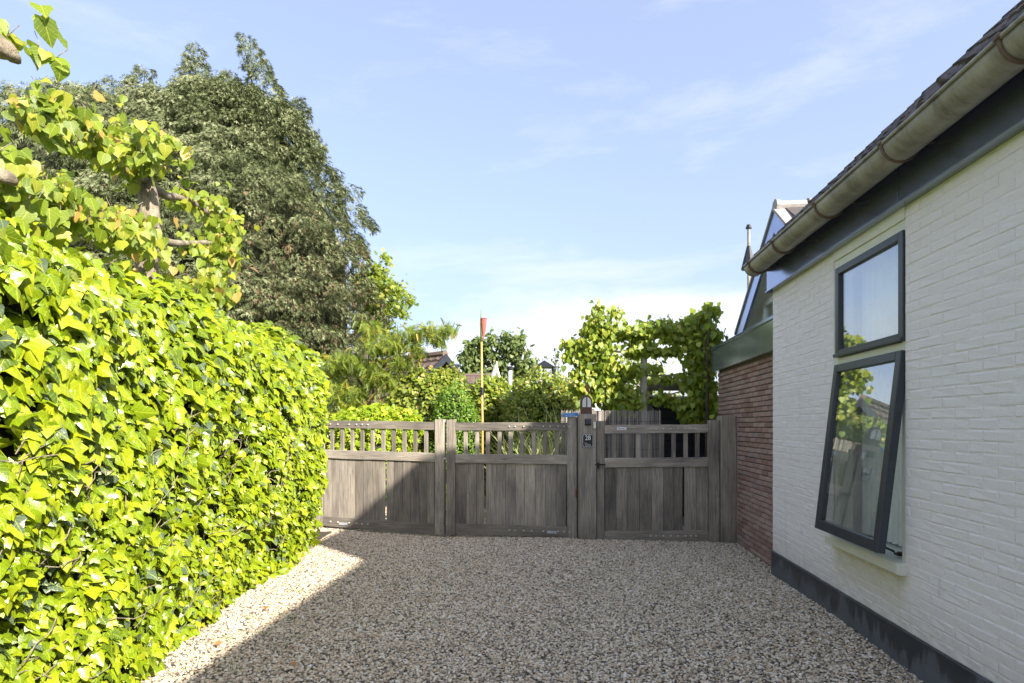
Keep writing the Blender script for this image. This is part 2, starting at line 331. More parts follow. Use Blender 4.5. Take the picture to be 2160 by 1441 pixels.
def gravelbed_mat():
    m, nt, b = mat('gravel_bed', rough=.9, spec=.2)
    v = N(nt, 'ShaderNodeTexVoronoi'); v.inputs['Scale'].default_value = 42; t = N(nt, 'ShaderNodeTexCoord'); nt.links.new(t.outputs['Object'], v.inputs['Vector'])
    wn = N(nt, 'ShaderNodeSeparateXYZ'); nt.links.new(v.outputs['Color'], wn.inputs[0])
    c = ramp(nt, wn.outputs['X'], [(0, (.13, .12, .10)), (.4, (.32, .28, .22)), (.75, (.46, .41, .34)), (1, (.56, .52, .46))])
    e = ramp(nt, v.outputs['Distance'], [(.25, (1, 1, 1)), (.62, (.25, .23, .2))]); c = mix(nt, 1, c, e, 'MULTIPLY')
    nt.links.new(c, b.inputs['Base Color']); bump(nt, b, math_(nt, 'MULTIPLY', v.outputs['Distance'], -1), .8, .015); return m
M_bed = gravelbed_mat()
def lawn_mat():
    m, nt, b = mat('lawn_grass', rough=.9, spec=.2)
    g = noise(nt, 25, 6, .7); nt.links.new(ramp(nt, g, [(.3, (.08, .14, .02)), (.7, (.17, .25, .035))]), b.inputs['Base Color']); bump(nt, b, g, .8, .03); return m
M_lawn = lawn_mat()
def reed_mat():
    m, nt, b = mat('dry_reed', rough=.7, spec=.3)
    r = objrand(nt); rr = N(nt, 'ShaderNodeAttribute', attribute_name='tint').outputs['Fac']
    r2 = math_(nt, 'FRACT', math_(nt, 'ADD', r, rr))
    c = ramp(nt, r2, [(0, (.20, .17, .14)), (.5, (.36, .32, .28)), (1, (.50, .46, .41))])
    g = noise(nt, 5, 4, .6); c = mix(nt, .5, c, ramp(nt, g, [(.3, (.6, .6, .6)), (.7, (1, 1, 1))]), 'MULTIPLY')
    nt.links.new(c, b.inputs['Base Color']); return m
M_reed = reed_mat()

# ------------------------------------------------------------------ px helper: a photograph pixel at depth Y
def P(x, y, Y): return Vector(((x - CX) / F * Y, Y, EYE - (y - HZ) / F * Y))

# ------------------------------------------------------------------ leaves
def half(pts, mids, faces, fold=.25, curl=.25, jit=0.0):
    """symmetric leaf: pts = right side outline, mids = midrib y values"""
    v = [(0, m) for m in mids] + pts + [(-a, b) for a, b in pts]
    k = len(mids); n = len(pts); fs = []
    for f in faces:
        R = [(i if isinstance(i, int) else None, i) for i in f]
        fs.append([q if isinstance(q, int) else k + int(q) for q in f])
        fs.append([q if isinstance(q, int) else k + n + int(q) for q in f][::-1])
    V = []
    for a, b in v:
        a2 = a + random.uniform(-jit, jit); b2 = b + random.uniform(-jit, jit)
        V.append((a2, b2, fold * abs(a) - curl * b * b * .5 + random.uniform(-jit, jit) * 1.2 - .12 * (abs(a) > .45)))
    return np.array(V), fs
def ivy_t(): return half([(.20, -.14), (.45, -.06), (.56, .22), (.34, .36), (.24, .62)], [0, .32, .66, 1.0],
    [(0, '0', '1'), (0, '1', '2', 1), (1, '2', '3'), (1, '3', '4', 2), (2, '4', 3)], random.uniform(-.45, .25), random.uniform(-.15, .6), .045)
def lime_t(): return half([(.22, -.10), (.43, .05), (.47, .32), (.33, .62), (.12, .87)], [0, .33, .68, 1.02],
    [(0, '0', '1'), (0, '1', '2', 1), (1, '2', '3', 2), (2, '3', '4', 3)], random.uniform(-.1, .5), random.uniform(-.1, .7), .03)
def ovate_t(): return half([(.26, .30), (.22, .68)], [0, 1.0], [(0, '0', '1', 1)], random.uniform(-.3, .4), random.uniform(-.1, .5), .03)
def star_t():
    v = [(0, 0, 0)]; fs = []
    for i, an in enumerate((-75, -38, 0, 38, 75)):
        a = math.radians(an); ln = (.6, .85, 1, .85, .6)[i]; w = .16
        d = (math.sin(a), math.cos(a)); q = (d[1], -d[0]); k = len(v)
        v += [(d[0] * ln * .5 + q[0] * w, d[1] * ln * .5 + q[1] * w, -.03), (d[0] * ln, d[1] * ln, -.12 - random.random() * .1), (d[0] * ln * .5 - q[0] * w, d[1] * ln * .5 - q[1] * w, .02)]
        fs.append([0, k, k + 1, k + 2])
    return np.array(v), fs
def pinn_t():
    v = []; fs = []; n = 7
    for i in range(n):
        y = .15 + .8 * i / n
        for sgn in (-1, 1):
            k = len(v); ln = .24 * (1 - .35 * abs(i / n - .4)); z = -.35 * y * y
            dx, dy = sgn * ln, ln * .45; w = .055
            v += [(0, y, z), (dx * .5 + w * .5, y + dy * .5 - w * sgn * sgn, z - .02), (dx, y + dy, z - .07), (dx * .5 - w * .5, y + dy * .5 + w, z - .02)]; fs.append([k, k + 1, k + 2, k + 3])
    k = len(v); v += [(0, .93, -.3), (.045, 1.05, -.4), (0, 1.2, -.48), (-.045, 1.05, -.4)]; fs.append([k, k + 1, k + 2, k + 3])
    k = len(v); v += [(-.008, 0, 0), (.008, 0, 0), (.006, .95, -.32), (-.006, .95, -.32)]; fs.append([k, k + 1, k + 2, k + 3])
    return np.array(v), fs
def cyp_t():
    """flat drooping cypress spray: thin stem with thin alternating side sprays"""
    v = []; fs = []
    def blade(x0, y0, an, ln, w, z0, z1):
        k = len(v); d = (math.sin(an), math.cos(an)); q = (d[1], -d[0])
        v.extend([(x0, y0, z0), (x0 + d[0] * ln * .5 + q[0] * w, y0 + d[1] * ln * .5 + q[1] * w, (z0 + z1) / 2 + .03), (x0 + d[0] * ln, y0 + d[1] * ln, z1), (x0 + d[0] * ln * .5 - q[0] * w, y0 + d[1] * ln * .5 - q[1] * w, (z0 + z1) / 2 - .03)])
        fs.append([k, k + 1, k + 2, k + 3])
    blade(0, 0, random.uniform(-.1, .1), 1.05, .05, 0, -.35)
    for i in range(2):
        y = .05 + .34 * i; s = 1 if i % 2 else -1
        blade(0, y, s * random.uniform(.45, .8), .65 - .1 * i, .055, -.08 * i, -.15 * i - random.uniform(0, .15))
        blade(0, y + .12, -s * random.uniform(.4, .75), .5 - .08 * i, .045, -.08 * i, -.12 * i + random.uniform(-.12, .05))
    return np.array(v), fs
def blade_t():
    c = random.uniform(.2, .9); pts = []
    for i in range(4):
        t = i / 3; pts.append((t, -c * t * t * .7, .02 * (1 - t) + .002))
    v = []; fs = []
    for y, z, w in pts: v += [(-w, y, z), (w, y, z)]
    for i in range(3): fs.append([2 * i, 2 * i + 1, 2 * i + 3, 2 * i + 2])
    return np.array(v), fs
def variants(fn, n=6): return [fn() for _ in range(n)]
T_ivy = variants(ivy_t, 10); T_lime = variants(lime_t, 8); T_ov = variants(ovate_t, 6); T_star = variants(star_t, 4); T_pin = variants(pinn_t, 5); T_cyp = variants(cyp_t, 8); T_blade = variants(blade_t, 6)

def norm(a): return a / (np.linalg.norm(a, axis=-1, keepdims=True) + 1e-9)
def frames(tip, nrm):
    y = norm(tip); z = nrm - (nrm * y).sum(-1, keepdims=True) * y; z = norm(z); x = np.cross(y, z); return x, y, z
def leaf_mesh(name, T, pos, tip, nrm, sc, tint, mat_, ti=None):
    n = len(pos); x, y, z = frames(tip, nrm)
    if ti is None: ti = rng.integers(0, len(T), n)
    V = []; TI = []; UV = []; LT = []; LI = []; off = 0
    for k, (tv, tf) in enumerate(T):
        idx = np.where(ti == k)[0]
        if not len(idx): continue
        m = len(tv)
        vv = pos[idx][:, None, :] + sc[idx][:, None, None] * (tv[None, :, 0:1] * x[idx][:, None, :] + tv[None, :, 1:2] * y[idx][:, None, :] + tv[None, :, 2:3] * z[idx][:, None, :])
        V.append(vv.reshape(-1, 3)); TI.append(np.repeat(tint[idx], m)); UV.append(np.tile(tv, (len(idx), 1)))
        flat = np.array([i for f in tf for i in f]); lens = np.array([len(f) for f in tf])
        LI.append((flat[None, :] + (off + np.arange(len(idx)) * m)[:, None]).reshape(-1)); LT.append(np.tile(lens, len(idx)))
        off += m * len(idx)
    V = np.concatenate(V); TI = np.concatenate(TI); UV = np.concatenate(UV); LI = np.concatenate(LI); LT = np.concatenate(LT)
    me = bpy.data.meshes.new(name); me.vertices.add(len(V)); me.vertices.foreach_set('co', V.astype(np.float32).ravel())
    me.loops.add(len(LI)); me.loops.foreach_set('vertex_index', LI.astype(np.int32))
    me.polygons.add(len(LT)); st = np.concatenate([[0], np.cumsum(LT)[:-1]]); me.polygons.foreach_set('loop_start', st.astype(np.int32))
    me.update(calc_edges=True); me.validate()
    a = me.attributes.new('tint', 'FLOAT', 'POINT'); a.data.foreach_set('value', TI.astype(np.float32))
    a = me.attributes.new('luv', 'FLOAT_VECTOR', 'POINT'); a.data.foreach_set('vector', UV.astype(np.float32).ravel())
    me.polygons.foreach_set('use_smooth', np.ones(len(LT), dtype=bool))
    me.materials.append(mat_); return me
def leaves(parent, T, pos, tip, nrm, sc, tint, mat_, singles=0, name='foliage', pname='leaf'):
    """singles: that many leaves (nearest to the camera in view, i.e. the largest in the photo) become parts of their own"""
    base = np.array(BASE[parent.name]); pos = np.asarray(pos); n = len(pos)
    keep = np.ones(n, bool)
    if singles:
        px = pos[:, 0] / pos[:, 1] * F + CX; py = HZ - (pos[:, 2] - EYE) / pos[:, 1] * F
        inview = (px > -10) & (px < 2170) & (py > -10) & (py < 1450) & (pos[:, 1] > .3)
        size = np.where(inview, sc / np.maximum(pos[:, 1], .3), 0) * (1 + .0 * sc)
        pick = np.argsort(-size)[:singles]; keep[pick] = False
        x, y, z = frames(tip, nrm); vm = []
        for k in range(len(T)):
            for q in range(3):
                tt = (q + .5) / 3 * .9
                vm.append(leaf_mesh(pname, [T[k]], np.zeros((1, 3)), np.array([[0, 1., 0]]), np.array([[0, 0, 1.]]), np.ones(1), np.array([tt]), mat_))
        for i in pick:
            k = random.randrange(len(T)); q = min(2, int(tint[i] / .9 * 3)) if tint[i] < .9 else 2
            o = bpy.data.objects.new(pname, vm[k * 3 + q]); s = sc[i]
            M = Matrix(((x[i, 0], y[i, 0], z[i, 0], 0), (x[i, 1], y[i, 1], z[i, 1], 0), (x[i, 2], y[i, 2], z[i, 2], 0), (0, 0, 0, 1)))
            M = Matrix.Translation(Vector(pos[i] - base)) @ M @ Matrix.Scale(s, 4)
            o.matrix_basis = M; o.parent = parent; COL.objects.link(o)
    if not keep.any(): return None
    o = bpy.data.objects.new(name, leaf_mesh(name, T, pos[keep] - base, tip[keep], nrm[keep], sc[keep], tint[keep], mat_)); COL.objects.link(o)
    o.parent = parent; o['kind'] = 'stuff'; return o
def rn(n, k=3): return rng.normal(size=(n, k))
SUNN = np.array(SUNV)

# ------------------------------------------------------------------ ground
rot0 = 0
struct('ground', MB().add([(-400, -60, -.08), (400, -60, -.08), (400, 700, -.08), (-400, 700, -.08)], [(0, 1, 2, 3)]), M_lawn)
def grid(x0, x1, y0, y1, nx, ny, zf):
    v = [(x0 + (x1 - x0) * i / nx, y0 + (y1 - y0) * j / ny, 0) for j in range(ny + 1) for i in range(nx + 1)]
    v = [(a, b, zf(a, b)) for a, b, _ in v]
    return MB().add(v, [(j * (nx + 1) + i, j * (nx + 1) + i + 1, (j + 1) * (nx + 1) + i + 1, (j + 1) * (nx + 1) + i) for j in range(ny) for i in range(nx)])
def gz(x, y): return .012 * math.sin(x * 1.7 + y * .8) + .010 * math.sin(y * 1.9 - x * .6) - .005
struct('gravel_driveway', grid(-3.3, 3.6, -4, 12.5, 60, 120, gz), M_bed)
struct('soil_strip', MB().box(-3.4, -2.62, -3, 8.6, -.05, .022), M_soil)

def pebbles(name, x0, x1, y0, y1, dens, smin, smax, seed, z0=0.0):
    g = grid(x0, x1, y0, y1, max(2, int((x1 - x0) * 8)), max(2, int((y1 - y0) * 8)), lambda a, b: gz(a, b) + z0)
    o = bpy.data.objects.new(name, mesh_from(name, g, M_pebble)); COL.objects.link(o); o['kind'] = 'stuff'
    ng = bpy.data.node_groups.new(name, 'GeometryNodeTree')
    ng.interface.new_socket('Geometry', in_out='INPUT', socket_type='NodeSocketGeometry'); ng.interface.new_socket('Geometry', in_out='OUTPUT', socket_type='NodeSocketGeometry')
    gi = N(ng, 'NodeGroupInput'); go = N(ng, 'NodeGroupOutput')
    dp = N(ng, 'GeometryNodeDistributePointsOnFaces'); dp.inputs['Density'].default_value = dens; dp.inputs['Seed'].default_value = seed
    ico = N(ng, 'GeometryNodeMeshIcoSphere'); ico.inputs['Subdivisions'].default_value = 2; ico.inputs['Radius'].default_value = .5
    sp = N(ng, 'GeometryNodeSetPosition'); nn = N(ng, 'ShaderNodeTexNoise'); nn.inputs['Scale'].default_value = 1.3
    vs = N(ng, 'ShaderNodeVectorMath', operation='SUBTRACT'); vs.inputs[1].default_value = (.5, .5, .5)
    vs2 = N(ng, 'ShaderNodeVectorMath', operation='SCALE'); vs2.inputs['Scale'].default_value = .5
    sm = N(ng, 'GeometryNodeSetMaterial'); sm.inputs['Material'].default_value = M_pebble
    ss = N(ng, 'GeometryNodeSetShadeSmooth')
    ip = N(ng, 'GeometryNodeInstanceOnPoints')
    rr = N(ng, 'FunctionNodeRandomValue', data_type='FLOAT_VECTOR'); rr.inputs[0].default_value = (-.35, -.35, 0); rr.inputs[1].default_value = (.35, .35, 6.28)
    rs = N(ng, 'FunctionNodeRandomValue', data_type='FLOAT_VECTOR'); rs.inputs[0].default_value = (smin * 1.1, smin, smin * .62); rs.inputs[1].default_value = (smax * 1.25, smax, smax * .75)
    rk = N(ng, 'FunctionNodeRandomValue', data_type='FLOAT'); rk.inputs[2].default_value = .55; rk.inputs[3].default_value = 1.25; rk.inputs['Seed'].default_value = 5
    mm = N(ng, 'ShaderNodeVectorMath', operation='SCALE')
    tr = N(ng, 'GeometryNodeSetPosition'); rz = N(ng, 'FunctionNodeRandomValue', data_type='FLOAT_VECTOR'); rz.inputs[0].default_value = (0, 0, -.008); rz.inputs[1].default_value = (0, 0, .010); rz.inputs['Seed'].default_value = 9
    l = ng.links.new
    l(gi.outputs[0], dp.inputs['Mesh']); l(dp.outputs['Points'], tr.inputs['Geometry']); l(rz.outputs[0], tr.inputs['Offset']); l(tr.outputs[0], ip.inputs['Points'])
    l(ico.outputs['Mesh'], sp.inputs['Geometry']); l(nn.outputs['Color'], vs.inputs[0]); l(vs.outputs[0], vs2.inputs[0]); l(vs2.outputs[0], sp.inputs['Offset'])
    l(sp.outputs[0], ss.inputs[0]); l(ss.outputs[0], sm.inputs[0]); l(sm.outputs[0], ip.inputs['Instance'])
    l(rr.outputs[0], ip.inputs['Rotation']); l(rs.outputs[0], mm.inputs[0]); l(rk.outputs[1], mm.inputs['Scale']); l(mm.outputs[0], ip.inputs['Scale'])
    l(ip.outputs[0], go.inputs[0])
    md = o.modifiers.new('pebbles', 'NODES'); md.node_group = ng
    return o
pebbles('gravel', -2.95, 2.75, 2.7, 9.2, 6800, .011, .022, 1)
pebbles('gravel', 2.75, 3.3, 6.0, 9.2, 5000, .011, .022, 7)
pebbles('gravel', -2.9, 2.6, 0.6, 2.7, 1500, .016, .03, 2)
pebbles('gravel', -2.6, 2.3, 9.2, 12.4, 1200, .02, .04, 3)

# ------------------------------------------------------------------ white house (frame: x = l, y = s)
LW = 2.169; S_END = 6.47; S0, S1 = 4.023, 5.045           # window opening along the wall
ZH = 2.965
house = thing('white_house', 'white painted brick house with dark plinth and brown tiled roof, filling the right side', 'house', (LW, S_END, 0), TH)
RS = .975; EL, EZ = 1.985, 3.31; RL = 5.2; RZ = EZ + (RL - EL) * RS
w = MB()
w.box(LW + .004, LW + .30, -4, S0, 0, ZH + .3); w.box(LW + .004, LW + .30, S1, S_END - .002, 0, ZH + .3)
w.box(LW + .004, LW + .30, S0, S1, 0, .62); w.box(LW + .02, LW + .30, S0, S1, 2.97, ZH + .3)
w.box(LW + .30, 8.2, S_END - .3, S_END - .002, 0, 3.2); w.box(LW + .30, 8.2, -4, -3.7, 0, 3.2); w.box(8.0, 8.2, -3.7, S_END - .3, 0, 3.2)
w.prism([(2.3, 3.2), (8.1, 3.2), (RL, RZ - .1)], -4, -3.8, 'y')
part('wall', w, M_white, house)
part('plinth', MB().box(LW - .018, LW + .05, -4, S_END - .004, -.02, .235).box(LW - .024, LW + .02, -4, S_END - .001, .225, .24), M_plinth, house)
# the painted bricks of the face
def brick_tpl(w, d, h, ch=.006, jit=.004, gf=.6):
    v = [(0, 0, 0), (0, w, 0), (0, w, h), (0, 0, h)]
    f = [(-d, ch + random.uniform(0, jit), ch + random.uniform(0, jit)), (-d + random.uniform(-jit, jit) * .6, w - ch - random.uniform(0, jit), ch + random.uniform(0, jit)),
         (-d + random.uniform(-jit, jit) * .6, w - ch - random.uniform(0, jit), h - ch - random.uniform(0, jit)), (-d + random.uniform(-jit, jit) * .6, ch + random.uniform(0, jit), h - ch - random.uniform(0, jit))]
    g = [(-d * gf, 0.001, .001), (-d * gf, w - .001, .001), (-d * gf, w - .001, h - .001), (-d * gf, .001, h - .001)]
    return v + g + f, [(0, 1, 5, 4), (1, 2, 6, 5), (2, 3, 7, 6), (3, 0, 4, 7), (4, 5, 9, 8), (5, 6, 10, 9), (6, 7, 11, 10), (7, 4, 8, 11), (8, 9, 10, 11)]
def brickwork(parent, l, s0, s1, z0, z1, bw, bh, joint, depth, mat_, holes, n_single, name='brick', bk={}):
    base = BASE[parent.name]; cells = []
    rows = int((z1 - z0) / bh)
    for r in range(rows):
        z = z0 + r * bh; s = s0 - (bw / 2 if r % 2 else 0)
        while s < s1:
            a, b = max(s, s0), min(s + bw - joint, s1)
            segs = [(a, b)]
            for (h0, h1, q0, q1) in holes:
                if z + bh > q0 + .005 and z < q1 - .005:
                    segs = [t for (a_, b_) in segs for t in ((a_, min(b_, h0)), (max(a_, h1), b_)) if t[1] - t[0] > .02]
            for a_, b_ in segs:
                if b_ - a_ > .03: cells.append((a_, b_, z))
            s += bw
    def dist(c):
        p = W(l, (c[0] + c[1]) / 2, c[2]); 
        return p.y if (p.y > .5 and -10 < p.x / p.y * F + CX < 2170) else 1e3 + abs(p.y)
    cells.sort(key=dist)
    full = bw - joint; tm = {}
    single = 0; rest = MB(); tints = []
    for (a, b, z) in cells:
        isf = abs((b - a) - full) < .004
        if single < n_single and isf:
            q = random.randrange(8)
            if q not in tm:
                mb = MB().add(*brick_tpl(full, depth, bh - joint, **bk)); me = mesh_from(name, mb, mat_); at = me.attributes.new('tint', 'FLOAT', 'POINT'); at.data.foreach_set('value', [random.random()] * 12); tm[q] = me
            o = bpy.data.objects.new(name, tm[q]); o.parent = parent; COL.objects.link(o)
            o.location = Vector((l + random.uniform(-.0015, .0015), a, z + random.uniform(-.002, .002))) - base; o.rotation_euler = (random.uniform(-.006, .006), 0, random.uniform(-.006, .006)); single += 1
        else:
            v, f = brick_tpl(b - a, depth, bh - joint, **bk); dl = random.uniform(-.0015, .0015); dz = random.uniform(-.002, .002)
            rest.add([(l + dl + x, a + y, z + dz + q) for x, y, q in v], f); tints += [random.random()] * 12
    o = part('brick_course', rest, mat_, parent, kind='stuff')
    at = o.data.attributes.new('tint', 'FLOAT', 'POINT'); at.data.foreach_set('value', tints)
    return o
brickwork(house, LW + .021, .2, S_END - .002, .24, 2.97, .222, .0615, .0035, .021, M_white, [(S0 - .004, S1 + .004, .60, 3.2)], 300, bk=dict(ch=.006, jit=.0055, gf=.92))
# window frame
def frame(mb, l0, l1, s0, s1, z0, z1, t):
    return mb.box(l0, l1, s0, s0 + t, z0, z1).box(l0, l1, s1 - t, s1, z0, z1).box(l0, l1, s0 + t, s1 - t, z0, z0 + t).box(l0, l1, s0 + t, s1 - t, z1 - t, z1)
win = part('window', MB().box(LW + .01, LW + .12, S0, S0 + .05, .66, 2.97).box(LW + .01, LW + .12, S1 - .075, S1, .66, 2.97)
    .box(LW + .012, LW + .12, S0 + .05, S1 - .075, 2.82, 2.97).box(LW - .004, LW + .012, S0 + .002, S1 - .002, 2.885, 2.968).box(LW + .012, LW + .12, S0 + .05, S1 - .075, 2.045, 2.095), M_cream, house, bevel=.003)
part('sill', MB().prism([(LW - .060, .60), (LW - .060, .655), (LW - .050, .668), (LW + .30, .69), (LW + .30, .59), (LW - .03, .59)], S0 - .02, S1 + .02, 'y'), M_cream, win, bevel=.003)
su0, su1 = S0 + .004, S1 - .055
up = frame(MB(), LW - .012, LW + .035, su0, su1, 2.10, 2.815, .055)
part('upper_sash', up, M_sash, win, bevel=.004)
part('pane', MB().box(LW + .010, LW + .016, su0 + .05, su1 - .05, 2.15, 2.77), M_glass, win)
part('drip_bar', MB().box(LW - .03, LW - .012, su0, su1, 2.10, 2.125), M_sash, win, bevel=.003)
# top hung lower sash, bottom pushed out
ang = math.radians(6.6); HZ_ = 2.035
Mr = Matrix.Translation(Vector((LW + .035, 0, HZ_))) @ Matrix.Rotation(ang, 4, 'Y')
def rbox(mb, *a): return mb.box(*a, M=Mr)
H = 1.32; lo = MB(); t = .062
for a in ((su0, su0 + t, -H, 0), (su1 - t, su1, -H, 0), (su0 + t, su1 - t, -H, -H + .075), (su0 + t, su1 - t, -t, 0)):
    rbox(lo, -.055, 0, a[0], a[1], a[2], a[3])
part('lower_sash', lo, M_sash, win, bevel=.004, label='lower sash swung open at the bottom')
part('pane', rbox(MB(), -.035, -.029, su0 + t - .01, su1 - t + .01, -H + .07, -t + .01), M_glass, win)
stay = MB().tube([(LW + .02, S0 + .16, .71), (LW - .03, S0 + .22, .735), (LW - .06, S0 + .32, .72)], .008, 6).tube([(LW + .03, S0 + .14, .705), (LW + .06, S0 + .06, .72)], .010, 6).box(LW + .02, LW + .05, S0 + .11, S0 + .17, .69, .705)
part('stay', stay, M_black, win)
stay2 = MB().tube([(LW + .02, S1 - .45, .71), (LW - .03, S1 - .38, .735), (LW - .06, S1 - .30, .72)], .008, 6).box(LW + .02, LW + .05, S1 - .5, S1 - .42, .69, .705)
part('stay', stay2, M_black, win)
room = MB().box(LW + 1.6, LW + 1.65, 2.2, 6.2, .0, 3.0).box(LW + .3, LW + 1.65, 2.1, 2.2, 0, 3.0).box(LW + .3, LW + 1.65, 6.1, 6.16, 0, 3).box(LW + .3, LW + 1.65, 2.1, 6.2, 2.98, 3.02).box(LW + .3, LW + 1.65, 2.1, 6.2, .0, .05)
part('room', room, M_darkroom, house)
cu = MB(); n = 60; v = []
for i in range(n + 1):
    s = S0 + .28 + (S1 - S0 - .34) * i / n; v += [(LW + .20 + .02 * math.sin(i * .95) + .01 * math.sin(i * 2.3), s, .70), (LW + .20 + .02 * math.sin(i * .95 + .2), s, 2.9)]
cu.add(v, [(2 * i, 2 * i + 2, 2 * i + 3, 2 * i + 1) for i in range(n)])
part('curtain', cu, M_curtain, house, smooth=True)
# fascia, soffit, gutter
fs = MB().box(LW - .055, LW + .05, -4, 3.995, 2.972, 3.34).box(LW - .055, LW + .05, 4.0, S_END + .02, 2.972, 3.34).box(LW - .07, LW + .01, -4, S_END + .03, 2.960, 2.974)
part('fascia', fs, M_grey, house, bevel=.002)
GR = .098; GL, GZ = 1.925, 3.185; g0, g1 = -3.5, 6.30
def gutter_mesh():
    mb = MB(); n = 14; v = []
    for s in np.linspace(g0, g1, 14):
        for r in (GR, GR - .004):
            for k in range(n + 1):
                a = math.pi + math.pi * k / n; v.append((GL + r * math.cos(a), s, GZ + r * math.sin(a) + .004 * math.sin(s * 1.3)))
    m = n + 1; fs = []
    for i in range(13):
        for q in (0, 1):
            for k in range(n): a = (i * 2 + q) * m + k; b = a + 2 * m; fs.append((a, a + 1, b + 1, b))
        for k in (0, n): a = i * 2 * m + k; b = a + 2 * m; fs.append((a, b, b + m, a + m))
    mb.add(v, fs)
    for s in (g1,):
        mb.prism([(GL + GR * math.cos(math.pi + math.pi * k / n), GZ + GR * math.sin(math.pi + math.pi * k / n)) for k in range(n + 1)], s - .003, s + .001, 'y')
    return mb
gut = part('gutter', gutter_mesh(), M_zinc, house, smooth=True)
part('gutter_bead', MB().tube([(GL - GR - .004, s, GZ + .006 + .004 * math.sin(s * 1.3)) for s in np.linspace(g0, g1, 14)], .011, 8), M_zinc, gut, smooth=True)
for s in (6.13, 5.45, 4.55, 3.62, 2.68, 1.75, .8):
    b = MB(); n = 14; pts = [(GL + (GR + .006) * math.cos(math.pi * .93 + math.pi * 1.07 * k / n), s, GZ + (GR + .006) * math.sin(math.pi * .93 + math.pi * 1.07 * k / n)) for k in range(n + 1)]
    b.tube(pts, .010, 6).box(GL + GR - .01, LW - .04, s - .012, s + .012, GZ - .003, GZ + .006).box(GL - GR - .02, GL - GR + .008, s - .016, s + .016, GZ - .004, GZ + .02)
    part('gutter_bracket', b, M_zincb, gut, smooth=True)
# roof slab and tiles
HIP = 3.65   # the ridge stops here and the far end is hipped
rd = MB()
for dz_ in (-.05, -.13):
    rd.add([(EL, -3.95, EZ + dz_), (EL, S_END, EZ + dz_), (RL, HIP, RZ + dz_), (RL, -3.95, RZ + dz_), (8.45, S_END, EZ + dz_), (8.45, -3.95, EZ + dz_)], [(0, 1, 2, 3), (1, 4, 2), (2, 4, 5, 3)])
part('roof_deck', rd, M_tile, house)
base = BASE[house.name]
ca, sa = 1 / math.hypot(1, RS), RS / math.hypot(1, RS)
def tile_mesh(jit):
    mb = MB(); w_, ln, th = .205, .40, .022
    prof = [(0, 0), (.03, .016), (.06, .02), (.10, .004), (.15, 0), (.18, .010), (.205, .004)]
    v = []
    for (y, h) in prof:
        for (u, dz) in ((0, .028), (ln, 0)):
            x = u * ca - (h + dz) * sa; z = u * sa + (h + dz) * ca; v.append((x, y, z))
            x = u * ca - (h + dz - th) * sa; z = u * sa + (h + dz - th) * ca; v.append((x, y, z))
    f = []
    for i in range(len(prof) - 1):
        a = i * 4; b = a + 4
        f += [(a, b, b + 2, a + 2), (a + 1, a + 3, b + 3, b + 1), (a, a + 1, b + 1, b), (a + 2, b + 2, b + 3, a + 3)]
    e = (len(prof) - 1) * 4; f += [(0, 2, 3, 1), (e, e + 1, e + 3, e + 2)]
    return mb.add(v, f)
tms = [mesh_from('tile', tile_mesh(0), M_tile) for _ in range(2)]
tp = tile_mesh(0); ntile = 0; rest = MB()
for r in range(14):
    u = r * .33 - .03
    if r == 13: u = 12 * .33 + .2
    for c in range(51):
        s = S_END - .205 * (c + 1) + random.uniform(-.004, .004)
        if s < -3.9: break
        if u * ca > (S_END - s) * (RL - EL) / (S_END - HIP): continue
        x = EL + u * ca; z = EZ + u * sa + random.uniform(-.003, .005)
        if r < 8 and 2.2 < s and ntile < 150 + 150 * (r < 4):
            o = bpy.data.objects.new('tile', tms[ntile % 2]); o.parent = house; COL.objects.link(o); o.location = Vector((x, s, z)) - base; o.rotation_euler = (random.uniform(-.01, .01), random.uniform(-.02, .02), random.uniform(-.012, .012)); ntile += 1
        else: rest.add([(x + a, s + b_, z + c_) for a, b_, c_ in tp.v], tp.f)
part('roof_tiles', rest, M_tile, house, kind='stuff')
# unseen block added on the ridge, shaped to shadow the drive and gate
ch = part('chimney', MB().prism([(RL + .14, -.62), (RL + 1.5, -.62), (RL + 1.5, 1.74), (RL + .14, 1.36)], RZ - 1.6, 7.45, 'z'), M_brick, house)
# wire wall ties left on the white wall
def tie(s, z):
    return MB().tube([(LW - .002, s, z - .05), (LW - .012, s + .002, z + .01), (LW - .004, s, z + .06)], .0035, 5).tube([(LW - .01, s, z), (LW - .03, s - .035, z - .008)], .003, 5)
for x, y in ((1692, 1118), (1983, 1240)):
    Y = F * LW / (DY * (x - 1194)); s = (Y + LW * DX) / DY; z = EYE - (y - HZ) / F * Y
    part('wall_tie', tie(s, z), M_whitejoin, house)

# ------------------------------------------------------------------ brick annex with flat roof
LB = 2.265; A0, A1 = S_END, 9.12
ann = thing('brick_annex', 'red brick annex with grey-green flat roof fascia, beyond the white wall', 'annex', (LB, A0, 0), TH)
part('wall', MB().box(LB + .015, LB + .25, A0, A1, -.02, 2.66).box(LB + .25, 6.5, A1 - .25, A1, 0, 2.66), M_mortar, ann)
brickwork(ann, LB + .016, A0, A1, 0.0, 2.36, .220, .0615, .008, .018, M_brick, [], 300)
part('fascia', MB().box(LB - .07, LB + .02, A0 + .02, A1 + .06, 2.36, 2.69).box(LB - .07, 6.5, A1 + .02, A1 + .08, 2.36, 2.69), M_annexf, ann, bevel=.002)
part('roof_edge', MB().box(LB - .085, LB + .05, A0 - .0, A1 + .09, 2.69, 2.725), M_grey, ann, bevel=.003)
part('end_cap', MB().box(LB - .066, LB + .02, A0 - .0, A0 + .02, 2.355, 2.69), M_dark, ann)
part('roof_deck', MB().box(LB + .02, 6.5, A0, A1 + .02, 2.60, 2.68), M_dark, ann)

